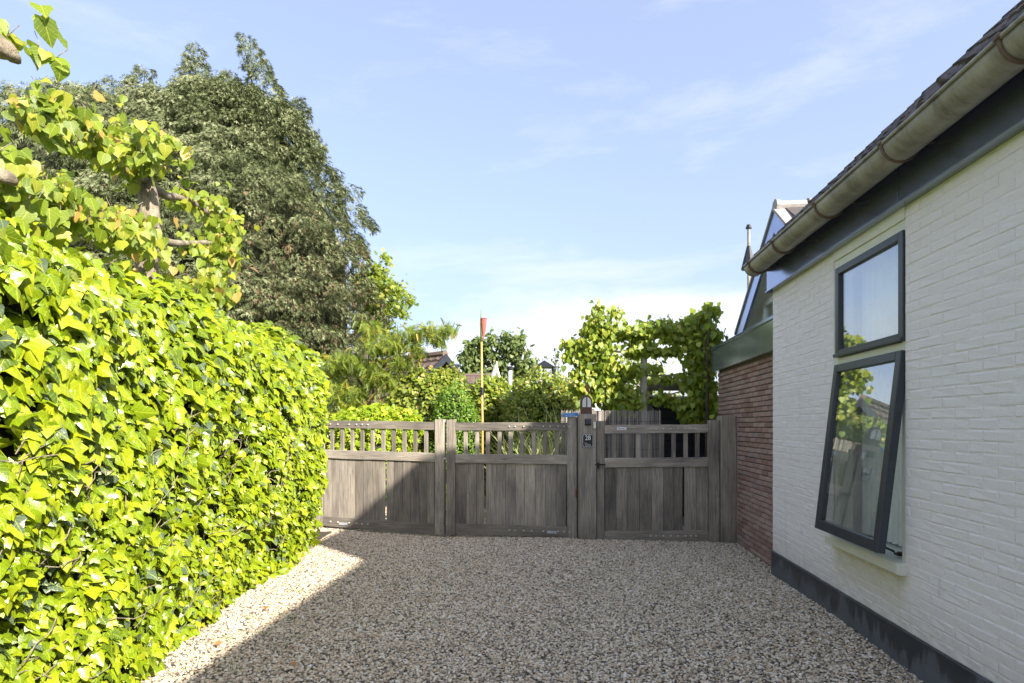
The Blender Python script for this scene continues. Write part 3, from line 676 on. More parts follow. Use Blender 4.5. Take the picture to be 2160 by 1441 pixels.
# ------------------------------------------------------------------ cross gable behind the annex
GL0 = 3.0; gs, gzp = 8.22, 4.44
cg = thing('gabled_wing', 'cream gable with blue-grey barge boards rising behind the gutter end', 'house', (GL0, gs, 0), TH)
hw, ez = 1.70, 3.12; sl = (gzp - ez) / hw
part('wall', MB().prism([(gs - hw + .2, 0), (gs + hw - .2, 0), (gs + hw - .2, ez + .1), (gs, gzp - .14), (gs - hw + .2, ez + .1)], GL0 + .05, GL0 + .25, 'x').box(GL0 + .25, 9, gs + hw - .45, gs + hw - .2, 0, ez), M_cream, cg)
def rake(sgn, l0, l1, z_off, wid):
    mb = MB(); p = [(gs, gzp + z_off), (gs + sgn * (hw + .1), gzp + z_off - sl * (hw + .1)), (gs + sgn * (hw + .1), gzp + z_off - sl * (hw + .1) - wid), (gs, gzp + z_off - wid)]
    return mb.prism(p, l0, l1, 'x')
for sgn in (-1, 1):
    part('barge_board', rake(sgn, GL0 - .23, GL0 - .19, 0.0, .30), M_grey, cg, bevel=.003)
    part('soffit', rake(sgn, GL0 - .19, GL0 + .05, -.10, .02), M_cream, cg)
    part('roof', rake(sgn, GL0 - .25, 9.0, .045, .045), M_tile3, cg)
    # tiles of the slope, laid up to the barge
    tb = MB()
    for r in range(7):
        for c in range(26):
            l = GL0 - .1 + c * .22 if True else 0
            d0 = .05 + r * .33; d1 = d0 + .34; z0 = gzp + .06 - sl * d0; z1 = gzp + .09 - sl * d1
            tb.add([(l, gs + sgn * d0, z0), (l + .205, gs + sgn * d0, z0), (l + .205, gs + sgn * d1, z1), (l, gs + sgn * d1, z1), (l, gs + sgn * d1, z1 - .03), (l + .205, gs + sgn * d1, z1 - .03)], [(0, 1, 2, 3), (3, 2, 5, 4)])
    part('roof_tiles', tb, M_tile, cg, kind='stuff')
for i in range(14):
    l = GL0 - .22 + i * .42
    part('ridge_tile', MB().tube([(l, gs, gzp + .04), (l + .40, gs, gzp + .05)], [.085, .075], 8).tube([(l, gs, gzp + .045), (l + .05, gs, gzp + .045)], [.105, .1], 8), M_tile3 if i < 3 else M_tile, cg)
wf = MB(); 
for a, b in ((gs - 1.2, gs - .15), (gs + .15, gs + 1.2)): frame(wf, GL0 - .0, GL0 + .05, a, b, 2.55, 3.45, .08)
wn = part('window_frame', wf, M_whitejoin, cg)
part('pane', MB().box(GL0 + .03, GL0 + .04, gs - 1.15, gs - .2, 2.6, 3.4).box(GL0 + .03, GL0 + .04, gs + .2, gs + 1.15, 2.6, 3.4), M_glass, wn)
fl = thing('roof_vent', 'thin pointed roof vent just left of the cream gable, beside the gutter end', 'vent', (GL0, 9.75, 3.6), TH)
part('pipe', MB().tube([(GL0 - .1, 9.75, 3.4), (GL0 - .1, 9.75, 4.72)], .024, 8), M_zinc, fl)
part('cap', MB().tube([(GL0 - .1, 9.75, 4.05), (GL0 - .1, 9.75, 4.42)], [.12, .03], 8), M_dark, fl)
part('rain_hood', MB().tube([(GL0 - .1, 9.75, 4.70), (GL0 - .1, 9.75, 4.76)], [.05, .03], 8), M_dark, fl)

# ------------------------------------------------------------------ oak gates
def leaf_gate(name, label, p0, p1, zt, zb, stiles, nbal, nplank, gap_at, nails, seed, top_l, top_r, sag=0.0, extra=None):
    """gate leaf between ground points p0 and p1 (front face); frame x along the leaf, y back"""
    random.seed(seed)
    a = math.atan2(p1[1] - p0[1], p1[0] - p0[0]); Ln = math.hypot(p1[0] - p0[0], p1[1] - p0[1])
    g = thing(name, label, 'gate', (0, 0, 0), 0); g.rotation_euler = (0, 0, a); g.location = (p0[0], p0[1], 0)
    sl_, sr = stiles; zs = lambda x: sag * (x / Ln - .5)
    part('stile', MB().box(0, sl_, -.01, .075, zb - .02, top_l), M_woodV, g, bevel=.004)
    part('stile', MB().box(Ln - sr, Ln, -.01, .075, zb - .02, top_r), M_woodV, g, bevel=.004)
    def rail(z0, z1, y0=.0, y1=.06):
        x0, x1 = sl_ + .002, Ln - sr - .002; n = 6; v = []
        for i in range(n + 1):
            x = x0 + (x1 - x0) * i / n; zz = zs(x) + random.uniform(-.003, .003)
            v += [(x, y0, z0 + zz), (x, y1, z0 + zz), (x, y1, z1 + zz), (x, y0, z1 + zz)]
        f = [(0, 1, 2, 3), tuple(4 * n + k for k in (3, 2, 1, 0))]
        for i in range(n):
            for k in range(4): f.append((4 * i + k, 4 * i + (k + 1) % 4, 4 * i + 4 + (k + 1) % 4, 4 * i + 4 + k))
        return part('rail', MB().add(v, f), M_woodH, g, bevel=.004)
    zr0 = zt - .115; zm1 = zt - .445; zm0 = zm1 - .125; zbr = zb + .145
    r1 = rail(zr0, zt); rail(zm0, zm1, -.004, .06); r3 = rail(zb, zbr, .002, .06)
    x0, x1 = sl_, Ln - sr; pitch = (x1 - x0) / (nbal + .8)
    for i in range(nbal):
        x = x0 + pitch * (i + .9) + random.uniform(-.004, .004); z = zs(x)
        part('baluster', MB().box(x - .028, x + .028, .018, .048, zm1 - .01 + z, zr0 + .01 + z), M_woodV, g, bevel=.003)
    edges = [x0]; 
    for i in range(nplank): edges.append(edges[-1] + (1 + random.uniform(-.12, .12)))
    e0 = edges[0]; k = (x1 - x0 - .01) / (edges[-1] - e0); edges = [x0 + .005 + (e - e0) * k for e in edges]
    for i in range(nplank):
        a0, b0 = edges[i] + .0015, edges[i + 1] - .0015
        if i == gap_at: b0 -= .020
        if i == gap_at + 1: a0 += .006
        if i == nplank - 1 and seed != 8: b0 -= .012
        dy = random.uniform(0, .006); tl = random.uniform(-.003, .003)
        part('plank', MB().prism([(a0, zbr - .012 + zs(a0)), (b0, zbr - .012 + zs(b0)), (b0 + tl, zm0 + .012 + zs(b0)), (a0 + tl, zm0 + .012 + zs(a0))], .016 + dy, .040 + dy, 'y'), M_woodV, g, bevel=.0025)
    for fx in nails:
        for zc in (zt - .055, zb + .075):
            x = fx * Ln
            part('nail', MB().tube([(x, -.018, zc + zs(x)), (x, .002, zc + zs(x))], [.008, .011], 8), M_screw, g)
    return g, Ln, zs
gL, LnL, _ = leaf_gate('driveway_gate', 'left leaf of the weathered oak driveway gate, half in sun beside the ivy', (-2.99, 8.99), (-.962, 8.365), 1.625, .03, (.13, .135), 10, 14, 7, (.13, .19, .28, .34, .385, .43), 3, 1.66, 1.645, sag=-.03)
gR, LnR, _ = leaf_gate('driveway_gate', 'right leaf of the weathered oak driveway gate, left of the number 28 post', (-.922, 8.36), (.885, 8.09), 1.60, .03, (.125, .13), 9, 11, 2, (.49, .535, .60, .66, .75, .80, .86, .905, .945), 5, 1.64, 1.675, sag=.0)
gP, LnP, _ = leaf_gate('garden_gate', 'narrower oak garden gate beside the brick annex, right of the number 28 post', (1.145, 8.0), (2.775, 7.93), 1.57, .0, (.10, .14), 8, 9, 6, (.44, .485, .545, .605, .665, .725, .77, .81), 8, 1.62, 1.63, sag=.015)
# plates on the bottom rails, small name plate, latch
for g, x, w_ in ((gL, .42, .15), (gR, 1.42, .13)):
    pl = part('kick_plate', MB().box(x, x + w_, -.006, .003, .075, .11), M_steel, g)
    for d in (.02, w_ - .02): part('screw', MB().tube([(x + d, -.012, .10), (x + d, -.004, .10)], .006, 6), M_screw, pl)
part('hinge_strap', MB().box(LnL - .002, LnL + .035, -.008, .0, 1.08, 1.11), M_steel, gL)
def text(body, size, loc, rotx, parent, mat_, name='lettering', sx=1.0, ext=.0006, align='CENTER'):
    c = bpy.data.curves.new(name, 'FONT'); c.body = body; c.size = size; c.extrude = ext; c.align_x = align; c.align_y = 'CENTER'; c.resolution_u = 3
    o = bpy.data.objects.new('tmp', c); COL.objects.link(o); dg = bpy.context.evaluated_depsgraph_get()
    me = bpy.data.meshes.new_from_object(o.evaluated_get(dg)); bpy.data.objects.remove(o); me.materials.clear(); me.materials.append(mat_); me.name = name
    t = bpy.data.objects.new(name, me); t.location = loc; t.rotation_euler = (math.radians(90), 0, 0); t.scale = (sx, 1, 1); t.parent = parent; COL.objects.link(t); return t
npl = part('name_plate', MB().box(.27, .395, -.006, .001, 1.497, 1.537), M_wprint, gP)
text('BegAAEZ', .026, Vector((.332, -.0075, 1.517)), 0, npl, M_dark)
part('latch', MB().tube([(-.04, -.03, 1.03), (.02, -.045, 1.035), (.11, -.03, 1.03)], .010, 6).box(.0, .03, -.03, 0, .985, 1.06), M_black, gP)
part('latch', MB().box(LnR - .02, LnR + .0, -.02, 0, .58, .66).tube([(LnR - .01, -.03, .70), (LnR - .01, -.03, .58)], .008, 6), M_rust, gR)
# posts
po = thing('gate_post', 'thick oak post carrying the black 28 plate and a lantern', 'post', (.90, 7.96, 0))
part('post', MB().box(.898, 1.135, 7.96, 8.19, -.05, 1.715), M_woodV, po, bevel=.006)
po2 = thing('gate_post', 'thick oak post against the brick annex at the right end of the gates', 'post', (2.79, 7.9, 0))
part('post', MB().box(2.785, 2.985, 7.88, 8.06, -.05, 1.685), M_woodV, po2, bevel=.006)
part('side_board', MB().box(2.988, 3.02, 7.87, 7.99, -.03, 1.66), M_woodV, po2, bevel=.004)
po3 = thing('gate_post', 'weathered oak post at the left end of the driveway gate, mostly hidden by ivy', 'post', (-3.2, 9.05, 0))
part('post', MB().box(-3.23, -3.01, 9.0, 9.2, -.05, 1.7), M_woodV, po3, bevel=.006)
# number plate
np_ = thing('number_plate', 'black enamel house number plate reading 28 on the gate post', 'sign', (1.0, 7.955, 1.355))
def rrect(w_, h_, c): return [(-w_ + c, -h_), (w_ - c, -h_), (w_, -h_ + c), (w_, h_ - c), (w_ - c, h_), (-w_ + c, h_), (-w_, h_ - c), (-w_, -h_ + c)]
def ofs(poly, x, z): return [(a + x, b + z) for a, b in poly]
PX, PZ = 1.018, 1.355
part('plate', MB().prism(ofs(rrect(.076, .092, .012), PX, PZ), 7.948, 7.958, 'y'), M_black, np_, bevel=.002)
bd = MB(); o_ = rrect(.071, .087, .016); i_ = rrect(.066, .082, .015); v = [(PX + a, 7.9468, PZ + b) for a, b in o_] + [(PX + a, 7.9468, PZ + b) for a, b in i_]
bd.add(v, [(k, (k + 1) % 8, (k + 1) % 8 + 8, k + 8) for k in range(8)]); part('border', bd, M_wprint, np_)
bz = BASE[np_.name]
text('28', .092, Vector((PX, 7.9465, PZ + .035)) - bz, 0, np_, M_wprint, 'digits', .88, .001)
text('Stuy', .018, Vector((PX - .03, 7.9465, PZ - .033)) - bz, 0, np_, M_wprint)
text('am St-Saen', .018, Vector((PX, 7.9465, PZ - .050)) - bz, 0, np_, M_wprint)
text('Voorsteen', .018, Vector((PX, 7.9465, PZ - .066)) - bz, 0, np_, M_wprint)
# bell, button, blue sign
be = thing('door_bell', 'small square dark doorbell box above the 28 plate', 'doorbell', (1.0, 7.95, 1.6))
part('housing', MB().box(.985, 1.055, 7.915, 7.958, 1.575, 1.645), M_sash, be, bevel=.008)
part('base', MB().box(.978, 1.062, 7.95, 7.96, 1.56, 1.65), M_dark, be)
bt = thing('bell_button', 'white pill shaped bell button at the right edge of the post', 'button', (1.11, 7.95, 1.55))
part('cover', MB().prism([(1.108 + .018 * math.cos(a), 1.562 + (.028 if math.sin(a) > 0 else -.028) + .018 * math.sin(a)) for a in np.linspace(0, 2 * math.pi, 17)[:-1]], 7.935, 7.958, 'y'), M_cream, bt, bevel=.004)
bs = thing('blue_sign', 'narrow blue enamel sign with white lettering topping the gate stile left of the post', 'sign', (.78, 8.06, 1.68))
Mb = Matrix.Translation(Vector((.80, 8.07, 1.70))) @ Matrix.Rotation(math.radians(-3), 4, 'Y')
part('panel', MB().box(-.11, .105, -.012, .0, -.022, .028, M=Mb), M_blue, bs, bevel=.002)
part('edge', MB().box(-.112, .107, -.004, .01, .028, .031, M=Mb), M_wprint, bs)
t_ = text('De Groene hof', .020, Vector((.79, 8.0565, 1.70)) - BASE[bs.name], 0, bs, M_wprint); t_.rotation_euler = (math.radians(90), math.radians(-3), 0)
# lantern on the post
la = thing('post_lantern', 'brown wooden lantern with arched pale panes on the gate post', 'lantern', (1.0, 8.03, 1.715))
lx, ly = 1.005, 8.04
part('foot', MB().box(lx - .072, lx + .072, ly - .072, ly + .072, 1.715, 1.80), M_brown, la, bevel=.006)
arch = [(lx - .075, 1.80), (lx + .075, 1.80), (lx + .075, 1.88)] + [(lx + .075 * math.cos(a), 1.88 + .09 * math.sin(a)) for a in np.linspace(0.2, math.pi - .2, 8)] + [(lx - .075, 1.88)]
part('body', MB().prism(arch, ly - .07, ly + .07, 'y'), M_brown, la, bevel=.006)
for sx_ in (-1, 1):
    pn = [(lx + sx_ * .008, 1.805), (lx + sx_ * .058, 1.805), (lx + sx_ * .058, 1.885), (lx + sx_ * .045, 1.92), (lx + sx_ * .008, 1.945)]
    part('pane', MB().prism(pn, ly - .074, ly - .068, 'y'), M_glassw, la)
rb = thing('rusty_bird', 'rust coloured bird ornament perched above the post lantern', 'ornament', (1.02, 8.04, 1.96))
bird = MB().tube([(1.01, 8.04, 2.13), (1.015, 8.04, 2.10), (1.022, 8.04, 2.06), (1.03, 8.04, 2.03), (1.045, 8.04, 2.0)], [.004, .014, .026, .02, .005], 8)
part('body', bird, M_rust, rb, smooth=True)
part('rod', MB().tube([(1.04, 8.04, 1.94), (1.035, 8.04, 2.01)], .004, 6), M_rust, rb)

# ------------------------------------------------------------------ reed screen, dark shed, pergola
rs_ = thing('reed_screen', 'dry reed screen standing behind the garden gate', 'screen', (1.0, 8.9, 0))
random.seed(11); n = 0; x = P(1184, 900, 8.9).x; xe = P(1394, 900, 8.9).x; rm = []
for q in range(6):
    me = mesh_from('reed', MB().tube([(0, 0, 0), (random.uniform(-.006, .006), 0, .9), (random.uniform(-.012, .012), 0, 1.78)], [.007, .0065, .005], 6), M_reed)
    at = me.attributes.new('tint', 'FLOAT', 'POINT'); at.data.foreach_set('value', [random.random()] * len(me.vertices)); rm.append(me)
while x < xe and n < 300:
    o = bpy.data.objects.new('reed', random.choice(rm)); o.parent = rs_; COL.objects.link(o)
    o.location = Vector((x, 8.9 + random.uniform(-.006, .006), random.uniform(-.01, .015))) - BASE[rs_.name]; o.rotation_euler = (0, random.uniform(-.008, .008), random.uniform(0, 6)); o.scale = (random.uniform(.7, 1.15),) * 2 + (1,); x += random.uniform(.006, .014); n += 1
wr = MB()
for z in (.2, .45, .7, .95, 1.2, 1.42, 1.62): wr.tube([(P(1184, 0, 8.9).x, 8.888, z), (xe, 8.888, z)], .0018, 4)
part('wire', wr, M_dark, rs_)
sh = thing('dark_shed', 'blue-black boarded shed door glimpsed behind the garden gate', 'shed', (2.4, 10.2, 0))
x0, x1 = P(1385, 0, 10.2).x, P(1530, 0, 10.2).x
for i in range(10): part('board', MB().box(x0, x1, 10.2, 10.23, i * .186, i * .186 + .178), M_board, sh, bevel=.004)
part('frame', MB().box(x0 - .06, x0, 10.17, 10.3, 0, 1.86).box(x0 + .62, x0 + .70, 10.17, 10.2, 0, 1.86).box(x0, x1, 10.17, 10.3, 1.86, 1.90), M_board, sh, bevel=.004)
part('wall', MB().box(x0 - .06, x1 + .8, 10.3, 12.5, 0, 1.9), M_dark, sh)
part('roof_band', MB().box(x0 - .12, x1 + .9, 10.12, 12.6, 1.905, 2.06), M_whitejoin, sh)
gs_ = thing('garden_store', 'pale low garden building glimpsed through the pleached trees', 'shed', (1.6, 11.6, 0))
part('wall', MB().box(1.2, 2.35, 11.6, 13, 0, 1.85), M_board, gs_); part('roof', MB().prism([(1.1, 1.85), (2.4, 1.85), (2.3, 2.02), (1.75, 2.14), (1.15, 2.0)], 11.5, 13.1, 'y'), M_whitejoin, gs_)
pg = thing('pergola', 'weathered timber pergola beam behind the bare lime trunk', 'pergola', (2.3, 10.0, 0))
part('beam', MB().box(P(1362, 0, 10).x, P(1500, 0, 10).x, 10.0, 10.08, 2.15, 2.29), M_woodH, pg, bevel=.004)
for xx in (1405, 1452): part('rafter', MB().box(P(xx, 0, 10).x, P(xx, 0, 10).x + .07, 9.9, 11.5, 2.29, 2.40), M_woodH, pg, bevel=.004)
for xx in (1366, 1496): part('post', MB().box(P(xx, 0, 10).x, P(xx, 0, 10).x + .09, 10.01, 10.1, 0, 2.15), M_woodV, pg, bevel=.004)
hb = thing('wicker_heart', 'brown wicker heart hanging under the pergola beam', 'ornament', P(1388, 850, 9.9))
hp = [P(1388 + 15 * math.sin(t) ** 3 * 1.1, 848 - (13 * math.cos(t) - 5 * math.cos(2 * t) - 2 * math.cos(3 * t) - math.cos(4 * t)) * .9, 9.9) for t in np.linspace(0, 2 * math.pi, 25)]
wk = MB()
for k in range(4): wk.tube([p + Vector((random.uniform(-.012, .012), random.uniform(-.03, .03), random.uniform(-.012, .012))) for p in hp], .014, 5)
part('wreath', wk, M_barkd, hb); part('cord', MB().tube([P(1388, 836, 9.9), P(1389, 812, 9.98)], .003, 4), M_dark, hb)

# ------------------------------------------------------------------ pole with red pennant net
pp = thing('pennant_pole', 'bamboo pole topped by a faded red windsock net', 'pole', (-.48, 9.5, 0))
px_ = P(1017, 0, 9.5).x
part('pole', MB().tube([(px_, 9.5, 0), (px_ + .005, 9.5, 1.5), (px_ - .01, 9.5, 2.9)], [.022, .02, .016], 8), M_pole, pp, smooth=True)
part('tip', MB().tube([(px_ - .01, 9.5, 2.9), (px_ - .02, 9.5, 3.20), (px_ - .015, 9.5, 3.42)], [.018, .016, .005], 8), M_straw, pp, smooth=True)
part('binding', MB().tube([(px_ + .0, 9.5, 2.05), (px_ - .0, 9.5, 2.17)], .032, 8), M_dark, pp)
nx = px_ + .03; net = MB(); n = 14; v = []
for (z, r) in ((3.27, .045), (3.18, .042), (3.08, .030), (2.98, .013), (2.93, .004)):
    for k in range(n): a = 2 * math.pi * k / n; v.append((nx + (r + random.uniform(-.004, .004)) * math.cos(a) + (3.27 - z) * -.03, 9.49 + r * .8 * math.sin(a), z))
net.add(v, [(i * n + k, i * n + (k + 1) % n, (i + 1) * n + (k + 1) % n, (i + 1) * n + k) for i in range(4) for k in range(n)])
part('windsock', net, M_red, pp, smooth=True); part('hoop', MB().tube([(nx + .048 * math.cos(a), 9.49 + .04 * math.sin(a), 3.275) for a in np.linspace(0, 2 * math.pi, 15)], .005, 5), M_red, pp)

# ------------------------------------------------------------------ ivy hedge
hedge = thing('ivy_hedge', 'tall hedge of glossy light green ivy along the left of the drive', 'hedge', (-2.7, 4.5, 0))
def hx(Y, z):
    Y = np.asarray(Y, float); z = np.asarray(z, float)
    b = -2.26 + .05 * np.sin(Y * 2.1 + z * 1.3) + .04 * np.sin(Y * 4.3 - z * 2.7) - .03 * (Y - 4.5) * 0
    b = b - (.05 + .09 * np.clip((Y - 3.5) / 2, 0, 1)) * np.clip((.9 - z) / .9, 0, 1) ** 1.3 - (.42 - .22 * np.clip((4.2 - Y) / 1.2, 0, 1)) * np.clip((z - 1.95) / .6, 0, 1) ** 2.4
    b = b + .10 * np.clip((3.3 - Y), 0, 1) * np.clip((z - 1.95) / .4, 0, 1)
    b = b - .30 * np.clip((Y - 6.9) / .9, 0, 1) ** 2 * (1.0 + .6 * np.clip((.9 - z) / .9, 0, 1)) - .02 * (Y - 3) * (z < .6)
    return b
n = 21000; Y = rng.uniform(.9, 7.75, n); z = rng.uniform(.02, 2.5, n) * (1 + .055 * np.clip((3.8 - Y) / .8, 0, 1)); dep = rng.exponential(.045, n)
pos = np.stack([hx(Y, z) - np.minimum(dep, .2) + .02, Y, z + .03 * rng.normal(size=n)], 1)
pos[:, 2] = np.clip(pos[:, 2], .03, 9)
n2 = 5000; Y2 = rng.uniform(.9, 7.75, n2); x2 = rng.uniform(-3.35, -2.45, n2)
pos2 = np.stack([x2, Y2, 2.47 + .15 * np.clip((3.8 - Y2) / .8, 0, 1) + .07 * np.sin(Y2 * 3.1) + .05 * np.sin(x2 * 9) + rng.normal(size=n2) * .045 - .18 * np.clip((x2 + 2.62) / .2, 0, 1) ** 2], 1)
n3 = 2200; z3 = rng.uniform(.03, 2.45, n3); x3 = rng.uniform(-3.4, -2.45, n3)
pos3 = np.stack([x3, 7.78 + .08 * np.sin(z3 * 4) - .0 * x3 + rng.normal(size=n3) * .05 - .35 * np.clip((x3 + 2.75) / .3, 0, 1), z3], 1)
P_ = np.concatenate([pos, pos2, pos3]); m = len(P_)
on = np.concatenate([np.tile([1., -.1, .25], (n, 1)), np.tile([.25, -.1, 1.], (n2, 1)), np.tile([.2, 1., .3], (n3, 1))])
nr = on + SUNN * .45 + rn(m) * .52
tp_ = np.concatenate([np.tile([.35, 0, -1.], (n, 1)), np.tile([.8, -.1, -.5], (n2, 1)), np.tile([0, .4, -1.], (n3, 1))]) + rn(m) * .42
sz = np.clip(rng.lognormal(-2.72, .30, m), .032, .12) * (1 + .15 * (P_[:, 2] > 1.6)) * np.where(P_[:, 2] < 1.1, .88, 1.0)
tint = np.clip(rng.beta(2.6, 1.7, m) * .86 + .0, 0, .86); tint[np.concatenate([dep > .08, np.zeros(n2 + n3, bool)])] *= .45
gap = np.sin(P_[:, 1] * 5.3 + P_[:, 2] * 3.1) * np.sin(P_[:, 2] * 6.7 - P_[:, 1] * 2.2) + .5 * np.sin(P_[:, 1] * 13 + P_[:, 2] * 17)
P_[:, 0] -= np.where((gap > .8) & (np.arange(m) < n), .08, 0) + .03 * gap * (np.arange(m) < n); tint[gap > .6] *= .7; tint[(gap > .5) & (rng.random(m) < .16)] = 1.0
tint[rng.random(m) < .03] = 1.0
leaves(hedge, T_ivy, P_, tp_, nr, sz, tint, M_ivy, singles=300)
core = grid(0, 1, 0, 1, 1, 1, lambda a, b: 0)
cm = MB(); ys = np.linspace(.7, 7.65, 30); zs_ = [0, .3, .7, 1.2, 1.8, 2.1, 2.3, 2.40]
v = [(float(hx(yy, zz)) - .17 - (.12 if zz > 2.2 else 0), float(yy), zz) for yy in ys for zz in zs_] ; k = len(zs_)
cm.add(v, [(i * k + j, (i + 1) * k + j, (i + 1) * k + j + 1, i * k + j + 1) for i in range(29) for j in range(k - 1)])
cm.box(-3.4, -2.85, .7, 7.62, 0, 2.38)
part('branches', cm, M_core, hedge, kind='stuff')  # solid dark core added to block light through the leaves
st = MB(); random.seed(5)
for i in range(150):
    Y_ = random.uniform(2.5, 7.5); z_ = random.uniform(.1, 1.6); pts = []
    a = random.uniform(-.9, .9)
    for q in range(5): pts.append((float(hx(Y_, z_)) + .02 + random.uniform(-.03, .03), Y_, z_)); Y_ += .07 * math.cos(a); z_ += .07 * math.sin(a) + .02; a += random.uniform(-.5, .5)
    st.tube(pts, .0028, 5)
part('runners', st, M_bark, hedge, kind='stuff')

# ------------------------------------------------------------------ pleached limes
def wob(p0, p1, n, amp, seed):
    r = random.Random(seed); p0, p1 = Vector(p0), Vector(p1)
    return [p0.lerp(p1, i / n) + (Vector((r.uniform(-amp, amp), r.uniform(-amp, amp), r.uniform(-amp, amp))) if 0 < i < n else Vector()) for i in range(n + 1)]
def clusters(cl, gf=.35):
    """cl: (centre, (rx, ry, rz), count)"""
    out = []
    for c, r, k in cl:
        d = norm(rn(k)) * rng.random((k, 1)) ** .5; gm = rng.random(k) < gf; d[gm] = rn(int(gm.sum())) * .62; out.append(np.array(c) + d * np.array(r))
    return np.concatenate(out)
def knob(c, r, seed):
    random.seed(seed); bm = bmesh.new(); bmesh.ops.create_icosphere(bm, subdivisions=3, radius=r); 
    for v_ in bm.verts:
        f = 1 + .28 * math.sin(v_.co.x * 60 + seed) * math.sin(v_.co.z * 52) + .16 * math.sin(v_.co.y * 95 + v_.co.z * 80)
        v_.co *= f; v_.co.y *= 1.35
    mb = MB().add([v_.co + Vector(c) for v_ in bm.verts], [tuple(x.index for x in f.verts) for f in bm.faces]); bm.free(); return mb
def lime(name, label, cat, base, trunk, trad, branches, knobs, cl, lsize, M, T=T_lime, singles=300, barkm=M_bark, group=None, odd=.07, outn=(.5, -.6, .6), dens=1.0):
    t = thing(name, label, cat, base, 0, group)
    part('trunk', MB().tube(trunk, trad, 12), barkm, t, smooth=True)
    for b in branches: part('branch', MB().tube(b[0], b[1], 8), barkm, t, smooth=True)
    for i, (c, r) in enumerate(knobs): part('pollard_knob', knob(c, r, i + 3), barkm, t, smooth=True)
    pos = clusters([(c, r, int(k * dens)) for c, r, k in cl], .35 if dens > 1 else .10); m = len(pos)
    nr = np.array(outn) + SUNN * .5 + rn(m) * .55; tp = np.array([.1, -.15, -1.]) + rn(m) * .5
    sz = rng.uniform(lsize[0], lsize[1], m); tint = rng.beta(2, 2, m) * .88; tint[rng.random(m) < odd] = 1.0
    small = sz < lsize[0] + .3 * (lsize[1] - lsize[0]); tint[small] = np.clip(tint[small] + .2, 0, .9)
    leaves(t, T, pos, tp, nr, sz, tint, M, singles=singles)
    # leaf stalks / twigs
    tw = MB()
    for i in range(0, m, 5):
        p = Vector(pos[i]); q = p + Vector((random.uniform(-.05, .05), random.uniform(-.05, .05), random.uniform(.02, .08))); tw.tube([p, q], .0022, 4, False)
    part('twigs', tw, M_bark, t, kind='stuff')
    return t
def along(pts, r, per, up=.05):
    out = []
    for a, b in zip(pts[:-1], pts[1:]):
        a, b = Vector(a), Vector(b); c = (a + b) / 2 + Vector((0, 0, up)); out.append((tuple(c), (r, max(r, (b - a).length * .55), r * .9), per))
    return out
tx, ty = -2.84, 4.62
br = [wob((tx, ty, 3.46), (-2.66, 3.27, 3.24), 6, .025, 1), wob((tx, ty, 3.42), (-2.80, 5.75, 3.60), 6, .03, 2), wob((tx, ty + .05, 3.02), (-2.82, 5.62, 3.28), 6, .02, 3),
      wob((tx, ty, 3.05), (-2.70, 3.3, 2.80), 6, .03, 4), wob((tx, ty, 2.62), (-2.78, 5.5, 2.80), 6, .02, 6), wob((tx, ty, 2.80), (-2.74, 4.1, 3.05), 4, .02, 7)]
cl = along(br[0], .15, 36, .09) + along(br[1][2:], .13, 16, .04) + along(br[2][3:], .12, 14, .0) + along(br[3], .15, 30, .02) + along(br[4], .16, 34, -.02)
cl += [((-2.62, 3.3, 3.28), (.10, .14, .12), 50), ((-2.66, 3.4, 2.84), (.12, .16, .12), 50), ((-2.72, 3.75, 3.42), (.12, .3, .14), 60), ((-2.74, 4.4, 3.62), (.28, .4, .16), 150), ((-2.8, 5.75, 3.5), (.16, .28, .22), 120), ((-2.8, 5.7, 3.2), (.14, .26, .2), 80), ((-2.76, 5.5, 2.85), (.16, .3, .15), 90), ((-2.7, 4.2, 2.85), (.18, .4, .16), 90), ((-2.72, 3.5, 2.9), (.16, .4, .15), 80)]
lime('pollarded_lime', 'pollarded lime tree rising from the ivy hedge, knobbly branches with big yellow-green leaves', 'tree', (tx, ty, 0),
     wob((tx, ty, 0), (tx, ty, 3.5), 8, .02, 9), [.10, .095, .09, .085, .082, .078, .080, .085, .06], [(b, [.040, .034, .028, .026, .024, .022, .014]) if len(b) == 7 else (b, .02) for b in br],
     [(tuple(br[1][4]), .042)], [(c, (r[0] * 1.15, r[1], r[2] * 1.15), int(k * 1.5)) for c, r, k in cl], (.032, .092), M_lime)
tx2, ty2 = -2.86, 1.55
br2 = [wob((tx2, ty2, 3.3), (-2.30, 2.62, 3.24), 5, .02, 21), wob((tx2, ty2, 2.8), (-2.42, 2.78, 2.70), 5, .02, 22)]
cl2 = [((-2.29, 2.62, 3.30), (.07, .10, .06), 22), ((-2.10, 2.66, 3.38), (.05, .08, .05), 5), ((-2.05, 2.66, 3.22), (.05, .06, .06), 5), ((-2.14, 2.66, 3.24), (.04, .06, .05), 4), ((-2.50, 2.95, 2.86), (.16, .2, .12), 60), ((-2.42, 2.8, 2.70), (.16, .2, .12), 60), ((-2.55, 3.0, 2.62), (.2, .25, .10), 70), ((-2.55, 2.2, 3.3), (.1, .2, .1), 30)]
lime('pollarded_lime', 'nearest pollarded lime, only its knobbly branch ends showing at the left edge of the photo', 'tree', (tx2, ty2, 0),
     wob((tx2, ty2, 0), (tx2, ty2, 3.35), 6, .02, 19), .09, [(b, [.045, .038, .032, .028, .026, .022]) for b in br2], [((-2.245, 2.60, 3.215), .050), ((-2.36, 2.76, 2.715), .034)], cl2, (.035, .10), M_lime)

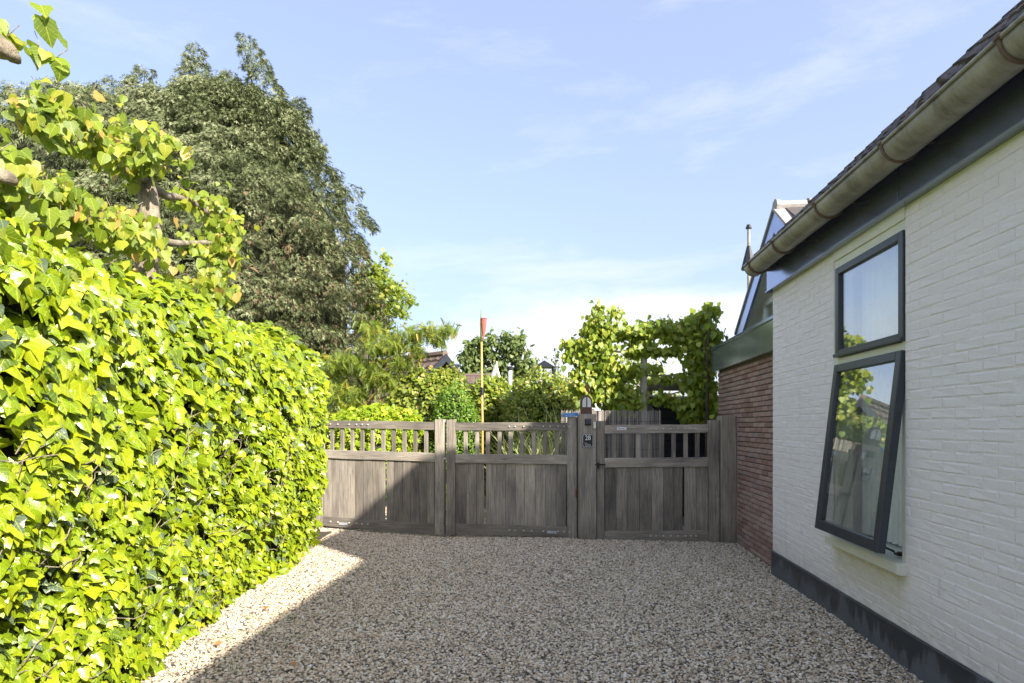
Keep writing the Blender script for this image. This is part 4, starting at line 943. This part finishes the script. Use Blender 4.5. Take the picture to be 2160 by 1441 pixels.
# right hand pleached limes behind the gate (depth 9.3)
D = 9.35
def C(x, y, r, k, ry=None, Y=D, dy=.22): return (tuple(P(x, y, Y)), (r / F * Y * (1.15 if dy == .22 else 1), dy, (ry or r) / F * Y * (1.15 if dy == .22 else 1)), k)
def T3(x, y0, y1, Y=D): return [P(x, y0, Y), P(x + 1.5, (y0 + y1) / 2, Y), P(x, y1, Y)]
gy = 1110
cm_ = [C(1358, 700, 26, 120, 16), C(1395, 688, 26, 90, 14), C(1322, 700, 22, 70, 14), C(1350, 722, 20, 60, 12), C(1340, 742, 26, 55, 10), C(1392, 740, 30, 55, 8), C(1425, 740, 18, 36, 8), C(1330, 782, 26, 60, 14), C(1300, 800, 24, 40, 14), C(1378, 776, 16, 22, 8),
       C(1402, 798, 26, 40, 6), C(1325, 830, 24, 90, 18), C(1312, 858, 22, 70, 14), C(1342, 858, 14, 26, 10), C(1400, 838, 24, 46, 10), C(1425, 852, 14, 26, 10), C(1420, 712, 22, 50, 12)]
mb_ = [([P(1357, 742, D), P(1330, 744, D), P(1285, 741, D)], .016), ([P(1357, 740, D), P(1400, 742, D), P(1440, 738, D)], .016), ([P(1357, 792, D), P(1385, 793, D), P(1412, 792, D), P(1440, 788, D)], .014), ([P(1357, 790, D), P(1320, 787, D), P(1290, 790, D)], .012),
       ([P(1357, 832, D), P(1380, 836, D), P(1410, 833, D), P(1440, 825, D)], [.018, .016, .014, .01]), ([P(1357, 702, D), P(1400, 698, D), P(1440, 702, D)], .014), ([P(1357, 704, D), P(1320, 706, D), P(1290, 700, D)], .014)]
lime('pleached_lime', 'pleached lime with the bare pale trunk, middle of the three behind the garden gate', 'tree', P(1357, 1070, D) * 1.0, [P(1355, 1105, D), P(1356, 900, D), P(1358, 780, D), P(1360, 700, D)], [.075, .062, .055, .04], mb_, [], cm_, (.055, .10), M_lime2, singles=200, barkm=M_barkg, group=None, outn=(.2, -.9, .5), dens=2.3)
cl_ = [C(1262, 655, 9, 22, 16), C(1262, 672, 24, 50, 12), C(1300, 660, 12, 16, 6), C(1268, 700, 32, 150, 20), C(1242, 722, 22, 60, 16), C(1262, 740, 30, 120, 20), C(1215, 730, 22, 46, 14), C(1197, 722, 12, 14, 8), C(1198, 752, 12, 22, 14), C(1222, 758, 18, 34, 14), C(1285, 775, 26, 80, 16), C(1245, 780, 22, 60, 14),
       C(1258, 805, 24, 70, 14), C(1222, 790, 14, 30, 14), C(1290, 825, 20, 60, 16), C(1262, 835, 18, 46, 14), C(1295, 852, 20, 60, 12), C(1228, 822, 14, 34, 16), C(1245, 690, 14, 30, 14), C(1214, 815, 10, 20, 14)]
lime('pleached_lime', 'leafy pleached lime with a tall top shoot, behind the post lantern', 'tree', P(1275, 1080, D), [P(1276, 1105, D), P(1277, 880, D), P(1272, 760, D), P(1266, 650, D)], [.055, .045, .035, .01],
     [([P(1274, 742, D), P(1240, 744, D), P(1205, 748, D)], .012), ([P(1273, 700, D), P(1240, 704, D), P(1205, 724, D)], .010), ([P(1275, 790, D), P(1250, 792, D), P(1218, 800, D)], .011)], [], cl_, (.055, .10), M_lime2, singles=200, barkm=M_barkd, outn=(.2, -.9, .5), dens=2.3)
cr_ = [C(1492, 652, 11, 26, 14), C(1507, 662, 8, 10, 10), C(1478, 672, 16, 44, 14), C(1450, 682, 16, 46, 12), C(1488, 700, 22, 90, 18), C(1512, 712, 10, 22, 14), C(1458, 715, 18, 46, 14), C(1475, 735, 22, 70, 16), C(1496, 750, 16, 60, 18), C(1460, 758, 16, 46, 14), C(1480, 780, 24, 90, 18), C(1455, 800, 14, 46, 12),
       C(1478, 812, 24, 100, 18), C(1492, 835, 18, 80, 18), C(1462, 848, 20, 80, 16), C(1482, 865, 20, 80, 16), C(1455, 878, 16, 50, 10), C(1486, 885, 18, 50, 10), C(1442, 695, 12, 26, 10)]
lime('pleached_lime', 'dense leafy pleached lime hanging against the far end of the brick annex', 'tree', P(1493, 1080, D - .2), [P(1494, 1110, D - .2), P(1491, 880, D - .2), P(1492, 700, D - .2), P(1493, 652, D - .2)], [.04, .03, .02, .006],
     [([P(1492, 792, D - .2), P(1470, 790, D - .1), P(1442, 788, D - .1)], .012), ([P(1492, 738, D - .2), P(1470, 740, D - .1), P(1445, 742, D - .1)], .012)], [], [(c, r, k) for c, r, k in cr_], (.06, .115), M_lime2, singles=200, barkm=M_barkd, outn=(.1, -.9, .5), odd=.02, dens=2.3)

# ------------------------------------------------------------------ cypresses
def cypress(label, cx, cy, prof, leaders, nclump, seed, per=82):
    global rng
    rng = np.random.default_rng(seed); random.seed(seed)
    t = thing('cypress', label, 'tree', (cx, cy, 0), 0, None)
    part('trunk', MB().tube([(cx, cy, 0), (cx, cy, prof[-1][0])], [.22, .05], 8), M_barkd, t)
    zz = np.array([p[0] for p in prof]); rr = np.array([p[1] for p in prof])
    pos = []; nr = []; tp = []; tn = []
    def clump(c, o, rad, k, tb):
        d = norm(rn(k)); d = norm(d + o * .9 + np.array([0, 0, .25])); pos.append(c + d * rad * rng.uniform(.55, 1.1, (k, 1)) * np.array([1, 1, .50]))
        nr.append(d * .8 + np.array([0, 0, .5]) + rn(k) * .35); tp.append(d * .8 + o * .4 + np.array([0, 0, -.75]) + rn(k) * .3)
        tn.append(np.clip(rng.normal(tb, .13, k), 0, .88))
    for i in range(nclump):
        z = prof[0][0] + (prof[-1][0] - prof[0][0]) * rng.random() ** .85; z = round(z / .42) * .42 + rng.normal() * .10; r = np.interp(z, zz, rr)
        ph = rng.uniform(-1.05 * math.pi, .05 * math.pi) if rng.random() < .9 else rng.uniform(0, 6.28)
        o = np.array([math.cos(ph), math.sin(ph), 0.]); r = r * (1 + .05 * math.sin(ph * 5 + z * 2) + rng.normal() * .05)
        c = np.array([cx, cy, z]) + o * (r - .12 - .4 * (rng.random() < .3)); clump(c, o, rng.uniform(.18, .40), int(per * rng.uniform(.7, 1.3)), rng.uniform(.30, .62))
    for (lx_, lz0, lz1, r0, lean, y_) in leaders:
        k = int((lz1 - lz0) / .085); part('leader', MB().tube([(lx_, y_, lz0 - .8), (lx_ + lean, y_, lz1 - .05)], [.04, .006], 6), M_barkd, t)
        for i in range(k):
            f = i / k; z = lz0 + (lz1 - lz0) * f; r = r0 * (1 - f) ** .75 + .05
            for q in range(3 if f < .75 else 2):
                ph = rng.uniform(-3.4, .3); o = np.array([math.cos(ph), math.sin(ph), 0.])
                clump(np.array([lx_ + lean * f * f, y_, z]) + o * r * rng.uniform(.25, .9), o, .12 + .16 * (1 - f), int(26 + 22 * (1 - f)), rng.uniform(.35, .65))
    k = 15000; z = rng.uniform(prof[0][0], prof[-1][0] - .2, k); ph = rng.uniform(-1.05 * math.pi, .05 * math.pi, k); r = np.interp(z, zz, rr) - rng.uniform(.08, .50, k)
    o = np.stack([np.cos(ph), np.sin(ph), 0 * ph], 1); r = np.maximum(r, .05)
    pos.append(o * r[:, None] + np.stack([0 * z + cx, 0 * z + cy, z], 1)); nr.append(o + rn(k) * .5 + np.array([0, 0, .4])); tp.append(o * .5 + rn(k) * .5 + np.array([0, 0, -.8])); tn.append(np.clip(rng.normal(.3, .15, k), 0, .88))
    infill = sum(len(q) for q in pos) - k
    pos = np.concatenate(pos); nr = np.concatenate(nr); tp = np.concatenate(tp); tn = np.concatenate(tn)
    lowr = (pos[:, 2] < 6.5) & (rng.random(len(pos)) < .05 + .09 * (pos[:, 0] > cx + 1.0) * (pos[:, 2] < 6)); tn[lowr] = 1.0
    sz = rng.uniform(.075, .15, len(pos)); sz[infill:] *= 1.7
    leaves(t, T_cyp, pos, tp, nr, sz, tn, M_conifer, name='foliage')
    cmb = MB(); nz_ = 12
    v = []
    for i in range(nz_):
        z = prof[0][0] + (prof[-1][0] - .25 - prof[0][0]) * i / (nz_ - 1); r = max(.15, np.interp(z, zz, rr) - .62)
        for k in range(16): a = 2 * math.pi * k / 16; v.append((cx + r * math.cos(a), cy + r * math.sin(a), z))
    cmb.add(v, [(i * 16 + k, i * 16 + (k + 1) % 16, (i + 1) * 16 + (k + 1) % 16, (i + 1) * 16 + k) for i in range(nz_ - 1) for k in range(16)] + [tuple((nz_ - 1) * 16 + k for k in range(16))])
    part('dark_core', cmb, M_core, t, kind='stuff')  # closed dark shell added inside the sprays as filler
    return t
YC = 15.0
def X_(x, Y=YC): return (x - CX) / F * Y
def Z_(y, Y=YC): return EYE - (y - HZ) / F * Y
def prof_px(rows): return [(max(.2, Z_(y)), r / F * YC) for y, r in rows]
cypress('big cypress with two feathery leaders, tallest tree, behind the ivy hedge', X_(490), YC,
        prof_px([(1010, 250), (760, 272), (690, 290), (600, 288), (480, 275), (410, 228), (340, 185), (280, 165), (240, 125), (215, 60)]),
        [(X_(455), Z_(290), Z_(125), .62, -.25, YC - .6), (X_(596), Z_(330), Z_(108), .55, -.75, YC - .6), (X_(500), Z_(260), Z_(180), .25, .15, YC - .6), (X_(640), Z_(330), Z_(235), .42, .15, YC - .6)], 1150, 31)
cypress('shorter cypress at the far left behind the pollarded limes', X_(235), YC + .4,
        prof_px([(1010, 290), (760, 300), (500, 300), (380, 285), (320, 255), (275, 215), (240, 130), (205, 50)]),
        [(X_(290), Z_(270), Z_(138), .55, .2, YC), (X_(215), Z_(260), Z_(190), .45, .0, YC), (X_(365), Z_(280), Z_(185), .4, .0, YC)], 560, 32)

# ------------------------------------------------------------------ garden plants
def shrub(name, label, cat, base, shells, T, M, size, trunk=None, barkm=M_barkd, core=True, tb=(2, 2), singles=0, odd=.03, down=-.5):
    """shells: (centre, radii, count) ellipsoids with leaves mostly at the surface"""
    t = thing(name, label, cat, base)
    pos = []; nr = []
    for c, r, k in shells:
        d = norm(rn(k)); back = d[:, 1] > .35; d[back, 1] *= -1
        wav = 1 + .07 * np.sin(d[:, 0] * 9 + c[0] * 5) * np.sin(d[:, 2] * 8) + .05 * np.sin(d[:, 0] * 21 + d[:, 2] * 17); f = np.where(rng.random(k) < .75, rng.uniform(.86, 1.06, k), rng.uniform(.5, .9, k)) * wav
        p = np.array(c) + d * np.array(r) * f[:, None]; pos.append(p); nr.append(d)
    pos = np.concatenate(pos); d = np.concatenate(nr); k = pos[:, 2] > .02; pos = pos[k]; d = d[k]; m = len(pos)
    leaves(t, T, pos, d * .6 + np.array([0, 0, down]) + rn(m) * .5, d + SUNN * .45 + rn(m) * .45, rng.uniform(size[0], size[1], m), np.where(rng.random(m) < odd, 1.0, rng.beta(*tb, m) * .87), M, singles=singles)
    if core:
        cb = MB()
        for c, r, k in shells:
            bm = bmesh.new(); bmesh.ops.create_icosphere(bm, subdivisions=3, radius=1)
            cb.add([(c[0] + v_.co.x * r[0] * .74, c[1] + v_.co.y * r[1] * .74, max(0, c[2] + v_.co.z * r[2] * .74)) for v_ in bm.verts], [tuple(q.index for q in f.verts) for f in bm.faces]); bm.free()
        part('dark_core', cb, M_core, t, kind='stuff')  # solid dark ellipsoids added inside the leaf shells as filler
    b0 = Vector(base)
    for tr in (trunk or []): part('trunk', MB().tube(tr[0], tr[1], 8), barkm, t, smooth=True)
    return t
def E(x, y, Y, rx, rz, ry, k): return (tuple(P(x, y, Y)), (rx / F * Y, ry, rz / F * Y), k)
def tree_loose(name, label, base, cl, T, M, size, trunk, branches, barkm=M_barkd, odd=.03, down=-.6):
    t = thing(name, label, 'tree', base); pos = clusters(cl); m = len(pos)
    leaves(t, T, pos, np.array([.1, -.2, down]) + rn(m) * .6, np.array([.3, -.5, .6]) + SUNN * .5 + rn(m) * .6, rng.uniform(size[0], size[1], m), np.where(rng.random(m) < odd, 1.0, rng.beta(2, 2, m) * .87), M)
    part('trunk', MB().tube(trunk[0], trunk[1], 8), barkm, t, smooth=True)
    for b in branches: part('branch', MB().tube(b[0], b[1], 6), barkm, t, smooth=True)
    return t
# maple right of the cypress
Ym = 15.5
random.seed(3)
tree_loose('maple_tree', 'bright green maple showing at the right edge of the big cypress', (X_(770, Ym), Ym, 0),
    [C(x, y, r, int(k * 1.9), None, Ym, .6) for x, y, r, k in ((800, 600, 28, 200), (815, 545, 10, 30), (800, 570, 14, 50), (838, 622, 26, 130), (865, 630, 10, 26), (812, 650, 26, 140), (845, 655, 16, 50), (790, 640, 30, 200), (770, 680, 30, 200), (800, 690, 30, 150), (770, 600, 26, 140), (830, 600, 12, 30))],
    T_star, M_maple, (.07, .125), ([(X_(760, Ym), Ym, 0), (X_(765, Ym), Ym, 3), (X_(775, Ym), Ym, 5)], [.14, .1, .04]),
    [([P(770, 720, Ym), P(800, 650, Ym), P(815, 560, Ym)], [.05, .03, .008]), ([P(772, 700, Ym), P(820, 650, Ym), P(862, 630, Ym)], [.04, .025, .008]), ([P(770, 690, Ym), P(830, 640, Ym)], [.03, .01])])
# pinnate-leaved tree
Yw = 11.2
tree_loose('rowan_tree', 'feathery pinnate-leaved tree reaching right over the left gate', (X_(770, Yw), Yw, 0),
    [C(x, y, r, int(k * 2.6), q, Yw, .5) for x, y, r, q, k in ((700, 770, 28, 24, 70), (740, 760, 30, 22, 80), (705, 820, 26, 24, 60), (750, 830, 34, 26, 90), (790, 780, 36, 26, 90), (800, 730, 34, 20, 90), (835, 720, 30, 20, 80), (870, 705, 26, 16, 60), (905, 700, 22, 14, 44), (935, 695, 18, 12, 30), (955, 690, 10, 8, 10), (845, 760, 30, 20, 70), (880, 735, 20, 14, 36), (925, 715, 14, 12, 18), (820, 800, 34, 24, 80), (780, 690, 20, 16, 40), (730, 860, 24, 16, 40))],
    T_pin, M_yell, (.10, .20), ([(X_(770, Yw), Yw + .1, 0), (X_(772, Yw), Yw, 1.5), (X_(790, Yw), Yw, 2.6)], [.07, .06, .04]),
    [([P(775, 820, Yw), P(830, 740, Yw), P(900, 705, Yw), P(950, 692, Yw)], [.035, .022, .012, .004]), ([P(775, 830, Yw), P(735, 770, Yw), P(700, 750, Yw)], [.03, .02, .006]), ([P(775, 820, Yw), P(800, 740, Yw), P(790, 690, Yw)], [.03, .02, .006])], odd=.05)
# golden shrub hugging the gate
Yg = 10.1
shrub('golden_maple_bush', 'low golden yellow maple bush right behind the left gate leaf', 'bush', (X_(800, Yg), Yg, 0), [E(745, 900, Yg, 45, 38, .35, 600), E(800, 895, Yg, 50, 42, .35, 800), E(850, 900, Yg, 40, 38, .3, 500), E(780, 960, Yg, 90, 60, .4, 800)], T_star, M_gold, (.06, .11))
shrub('ivy_clad_hedge', 'dark glossy leaved rounded hedge right of the feathery tree', 'hedge', (X_(890, 11.4), 11.4, 0), [E(895, 860, 11.4, 70, 82, .5, 2600), E(850, 900, 11.3, 70, 70, .5, 1500), E(900, 980, 11.4, 90, 80, .5, 1300), E(945, 830, 11.8, 42, 55, .5, 1000)], T_lime, M_bush, (.05, .095), odd=.06)
shrub('box_bush', 'small leaved fresh green bush above the meeting stiles of the gate', 'bush', (X_(968, 10.8), 10.8, 0), [E(958, 880, 10.8, 42, 70, .4, 3000), E(990, 920, 10.8, 26, 60, .35, 1200), E(955, 980, 10.8, 60, 80, .4, 1600)], T_ov, M_box, (.035, .06))
shrub('beech_hedge', 'yellow-green upright hedge directly behind the bamboo pole', 'hedge', (X_(1035, 12.2), 12.2, 0), [E(1035, 855, 12.2, 46, 60, .5, 2300), E(1040, 960, 12.2, 50, 90, .5, 1500)], T_lime, M_maple, (.05, .09), odd=.12)
shrub('round_bush', 'big domed olive green bush left of the reed screen', 'bush', (X_(1140, 11.4), 11.4, 0), [E(1142, 868, 11.4, 80, 84, .7, 5200), E(1195, 860, 11.7, 40, 62, .5, 1300), E(1140, 980, 11.4, 84, 90, .7, 2200)], T_ov, M_bush, (.055, .10), odd=.05)
# tall pale grasses
gt = thing('pampas_grass', 'clump of pale arching grass in front of the domed bush', 'plant', (X_(1150, 10.2), 10.2, 0))
k = 520; bx = X_(1150, 10.2) + rng.normal(size=k) * .33; by = 10.2 + rng.normal(size=k) * .15
an = rng.uniform(0, 6.28, k); ls = rng.uniform(.0, .65, k)
leaves(gt, T_blade, np.stack([bx, by, rng.uniform(.3, 1.0, k)], 1), np.stack([np.cos(an) * ls, np.sin(an) * ls, np.ones(k)], 1), np.stack([-np.cos(an), -np.sin(an), .2 + 0 * an], 1), rng.uniform(.5, 1.05, k), rng.random(k) * .9, M_straw)
tree_loose('willow_bush', 'fine leaved grey-green tree seen through the pleached limes', (X_(1335, 14), 14, 0), [C(x, y, r, k, None, 14, .5) for x, y, r, k in ((1310, 800, 34, 260), (1350, 790, 34, 260), (1390, 800, 26, 160), (1330, 840, 40, 300), (1390, 845, 30, 180), (1290, 850, 30, 200), (1340, 765, 24, 120), (1250, 850, 26, 140), (1440, 860, 30, 150))],
    T_ov, M_bush, (.07, .12), ([P(1335, 960, 14), P(1336, 800, 14)], [.06, .02]), [([P(1335, 860, 14), P(1380, 800, 14)], [.03, .008]), ([P(1335, 860, 14), P(1300, 790, 14)], [.03, .008])])
# oak beyond the roofs
Yo = 34
oc = []
random.seed(12)
for i in range(95):
    a = random.uniform(0, 6.28); r = random.random() ** .5; x = 1052 + 82 * r * math.cos(a); y = 765 - 60 * r * math.sin(a)
    if y > 830: continue
    oc.append(C(x, y, random.uniform(6, 12), random.randint(26, 46), None, Yo, .9))
oc += [C(1098, 712, 10, 50, 8, Yo, .8), C(1040, 718, 10, 40, 8, Yo, .8), C(985, 745, 9, 36, 8, Yo, .8), C(1122, 760, 9, 36, 8, Yo, .8)]
tree_loose('oak_tree', 'distant oak with open crown behind the tiled roof and flue', (X_(1060, Yo), Yo, 0), oc, T_ov, M_oak, (.22, .42), ([P(1060, 930, Yo), P(1062, 820, Yo), P(1060, 760, Yo)], [.35, .28, .15]),
    [([P(1062, 830, Yo), P(1090, 780, Yo), P(1105, 730, Yo)], [.2, .12, .04]), ([P(1062, 820, Yo), P(1030, 770, Yo), P(1000, 740, Yo)], [.2, .12, .04]), ([P(1061, 800, Yo), P(1065, 740, Yo), P(1050, 715, Yo)], [.16, .1, .03]), ([P(1080, 805, Yo), P(1110, 790, Yo), P(1135, 772, Yo)], [.12, .08, .03])])
Ys = 19
tree_loose('birch_sapling', 'thin sparse sapling poking up beside the dark roofed lantern', (X_(1172, Ys), Ys, 0), [C(1172, y, r, k, 6, Ys, .15) for y, r, k in ((738, 3, 5), (750, 6, 8), (762, 10, 12), (774, 14, 16), (784, 12, 14))] + [C(1150, 755, 6, 8, 6, Ys, .1)], T_ov, M_oak, (.08, .15),
    ([P(1172, 930, Ys), P(1172, 800, Ys), P(1172, 735, Ys)], [.03, .02, .004]), [([P(1172, 790, Ys), P(1150, 752, Ys)], [.008, .003]), ([P(1172, 780, Ys), P(1188, 758, Ys)], [.008, .003]), ([P(1172, 795, Ys), P(1192, 775, Ys)], [.008, .003])])
# far tree line closing the horizon
tlp = []
random.seed(4)
tln = thing('tree_line', 'low mass of far trees closing the horizon behind the gardens', 'trees', (0, 60, 0)); tln['kind'] = 'stuff'
cl = []
for i in range(60):
    x = -45 + i * 1.7; cl.append(((x, 60 + random.uniform(-3, 3), random.uniform(.8, 2.0)), (2.0, 2.0, random.uniform(1.2, 2.2)), 150))
pos = clusters(cl); m = len(pos); leaves(tln, T_ov, pos, rn(m), np.array([0, -1, .6]) + rn(m) * .5, rng.uniform(.5, 1.0, m), rng.random(m) * .8, M_oak)

# ------------------------------------------------------------------ neighbouring houses
def gable_house(name, label, cx, cy, rot, ln, half_w, ze, zr, over, wallm, roofm, chim=None):
    t = thing(name, label, 'house', (0, 0, 0)); t.location = (cx, cy, 0); t.rotation_euler = (0, 0, rot)
    part('wall', MB().prism([(-half_w, 0), (half_w, 0), (half_w, ze), (0, zr - .1), (-half_w, ze)], 0, ln, 'y'), wallm, t)
    slp = (zr - ze) / half_w
    for sg in (-1, 1):
        part('roof', MB().prism([(0, zr), (sg * (half_w + .3), ze - slp * .3), (sg * (half_w + .3), ze - slp * .3 - .1), (0, zr - .1)], -over, ln + over, 'y'), roofm, t)
        part('barge_board', MB().prism([(0, zr + .03), (sg * (half_w + .34), ze - slp * .34 + .03), (sg * (half_w + .34), ze - slp * .34 - .2), (0, zr - .2)], -over - .05, -over, 'y'), M_board, t)
        # rows of tiles
        tl = MB(); L2 = math.hypot(half_w + .3, slp * (half_w + .3)); nr_ = int(L2 / .33); nc = int((ln + 2 * over) / .3)
        for r in range(nr_):
            for c in range(nc):
                y0 = -over + c * .3; d0 = r * .33 / L2 * (half_w + .3); d1 = (r + 1.02) * .33 / L2 * (half_w + .3)
                x0_, x1_ = sg * d0, sg * d1; z0_, z1_ = zr - slp * d0 + .015, zr - slp * d1 + .06
                tl.add([(x0_, y0, z0_), (x0_, y0 + .285, z0_), (x1_, y0, z1_), (x1_, y0 + .14, z1_ + .035), (x1_, y0 + .285, z1_), (x1_, y0, z1_ - .05), (x1_, y0 + .285, z1_ - .05)], [(0, 1, 4, 3, 2), (2, 3, 4, 6, 5)])
        part('roof_tiles', tl, roofm, t, kind='stuff')
    part('ridge', MB().tube([(0, -over, zr + .02), (0, ln + over, zr + .02)], .11, 8), roofm, t)
    return t
h1 = gable_house('brown_roofed_house', 'low brown-roofed house with dark gable verge, half hidden by the hedge', X_(918, 17.5), 17.5, math.radians(48), 6, 2.6, 1.3, 3.62, .45, M_board, M_tile2)
h2 = gable_house('tiled_house', 'house with grid-like brown tiled roof and steel chimney, left of the oak', X_(1040, 29), 31.5, math.radians(90), 9, 3.0, 2.0, 4.22, .2, M_whitejoin, M_tile2)
part('chimney', MB().box(-.35, .35, 2.2 - .25, 2.2 + .75 - .45, 3.9, 4.75), M_steel, h2)
part('chimney_cowl', MB().box(-.5, .5, 1.8, 2.65, 4.75, 4.82).box(-.42, .42, 1.9, 2.55, 4.70, 4.75), M_grey, h2)
wb = thing('white_finial', 'white crossed barge boards on the roof tip beside the flue', 'finial', P(1045, 790, 28))
part('boards', MB().tube([P(1038, 800, 28), P(1047, 770, 28)], .09, 4).tube([P(1054, 800, 28), P(1047, 776, 28)], .07, 4).tube([P(1047, 778, 28), P(1048, 762, 28)], [.06, .02], 6), M_cream, wb)
fu = thing('steel_flue', 'ribbed steel flue pipe with black cap between the hedges', 'flue', P(1076, 880, 15))
part('pipe', MB().tube([P(1076, 900, 15), P(1076, 780, 15)], .055, 10), M_steel, fu, smooth=True)
part('cap', MB().tube([P(1076, 780, 15), P(1076, 776.5, 15)], .085, 10).tube([P(1076, 776, 15), P(1076, 773, 15)], [.09, .05], 10), M_dark, fu)
cp = thing('roof_lantern', 'small dark tiled lantern roof on posts above the domed bush', 'cupola', P(1148, 800, 17))
c0 = P(1148, 776, 17); r_ = 22 / F * 17
part('roof', MB().add([c0 + Vector((-r_, -r_, 0)), c0 + Vector((r_, -r_, 0)), c0 + Vector((r_, r_, 0)), c0 + Vector((-r_, r_, 0)), c0 + Vector((0, 0, .22))], [(0, 1, 4), (1, 2, 4), (2, 3, 4), (3, 0, 4), (3, 2, 1, 0)]), M_dark, cp)
for a, b in ((-1, -1), (1, -1), (1, 1), (-1, 1)): part('post', MB().tube([c0 + Vector((a * r_ * .85, b * r_ * .85, 0)), c0 + Vector((a * r_ * .85, b * r_ * .85, -2.4))], .03, 6), M_dark, cp)

# ------------------------------------------------------------------ weeds, dead leaves, trunks behind the gate
wd = thing('gravel_weeds', 'thin green weeds sprouting through the sunlit gravel', 'weeds', (-1.9, 5, 0)); wd['kind'] = 'stuff'
cl = []
for x, y, k in ((705, 1290, 30), (480, 1420, 30), (900, 1320, 16), (1010, 1200, 14), (700, 1235, 30), (640, 1350, 26), (630, 1251, 60), (585, 1300, 70), (525, 1305, 30), (470, 1355, 60), (610, 1312, 50), (650, 1218, 20), (745, 1203, 30), (560, 1338, 30), (700, 1270, 20), (820, 1240, 24), (740, 1330, 26), (590, 1370, 40), (840, 1380, 20)):
    Y_ = F * EYE / (y - HZ); cl.append((((x - CX) / F * Y_, Y_, .012), (.09, .09, .006), k))
pos = clusters(cl); m = len(pos); leaves(wd, T_blade, pos, np.array([0, 0, .7]) + rn(m) * .6, np.array([0, -1, .5]) + rn(m) * .5, rng.uniform(.02, .055, m), rng.random(m) * .9, M_grass)
for i, (x, y, lab) in enumerate(((1659, 1228, 'curled rust brown leaf lying against the dark plinth'), (557, 1290, 'brown leaf standing in the sunlit gravel by the ivy'), (455, 1368, 'small orange leaf on the sunlit gravel nearest the ivy'), (615, 1412, 'orange leaf lying in the shaded foreground gravel'), (757, 1204, 'yellow-green leaf at the corner of the sunlit patch'))):
    Y_ = F * EYE / (y - HZ); o = bpy.data.objects.new('fallen_leaf', leaf_mesh('fallen_leaf', [random.choice(T_lime)], np.zeros((1, 3)), np.array([[1, .2 * i, .3]]), np.array([[-.3, -.4, .8]]), np.array([.042 if i else .075]), np.array([.2 * i + .1]), M_dead if i < 4 else M_gold))
    o.location = ((x - CX) / F * Y_, Y_, .03); o['label'] = lab; o['category'] = 'leaf'; COL.objects.link(o)

# ------------------------------------------------------------------ repeats share a group
GROUPS = {'pleached_lime': 'pleached limes in a row behind the garden gate', 'pollarded_lime': 'pollarded limes along the ivy hedge', 'gate_post': 'oak gate posts', 'driveway_gate': 'leaves of the driveway gate', 'cypress': 'cypresses behind the hedge', 'fallen_leaf': 'fallen leaves on the gravel'}
for o in list(SC.objects):
    if o.parent is None and o.name.split('.')[0] in GROUPS: o['group'] = GROUPS[o.name.split('.')[0]]
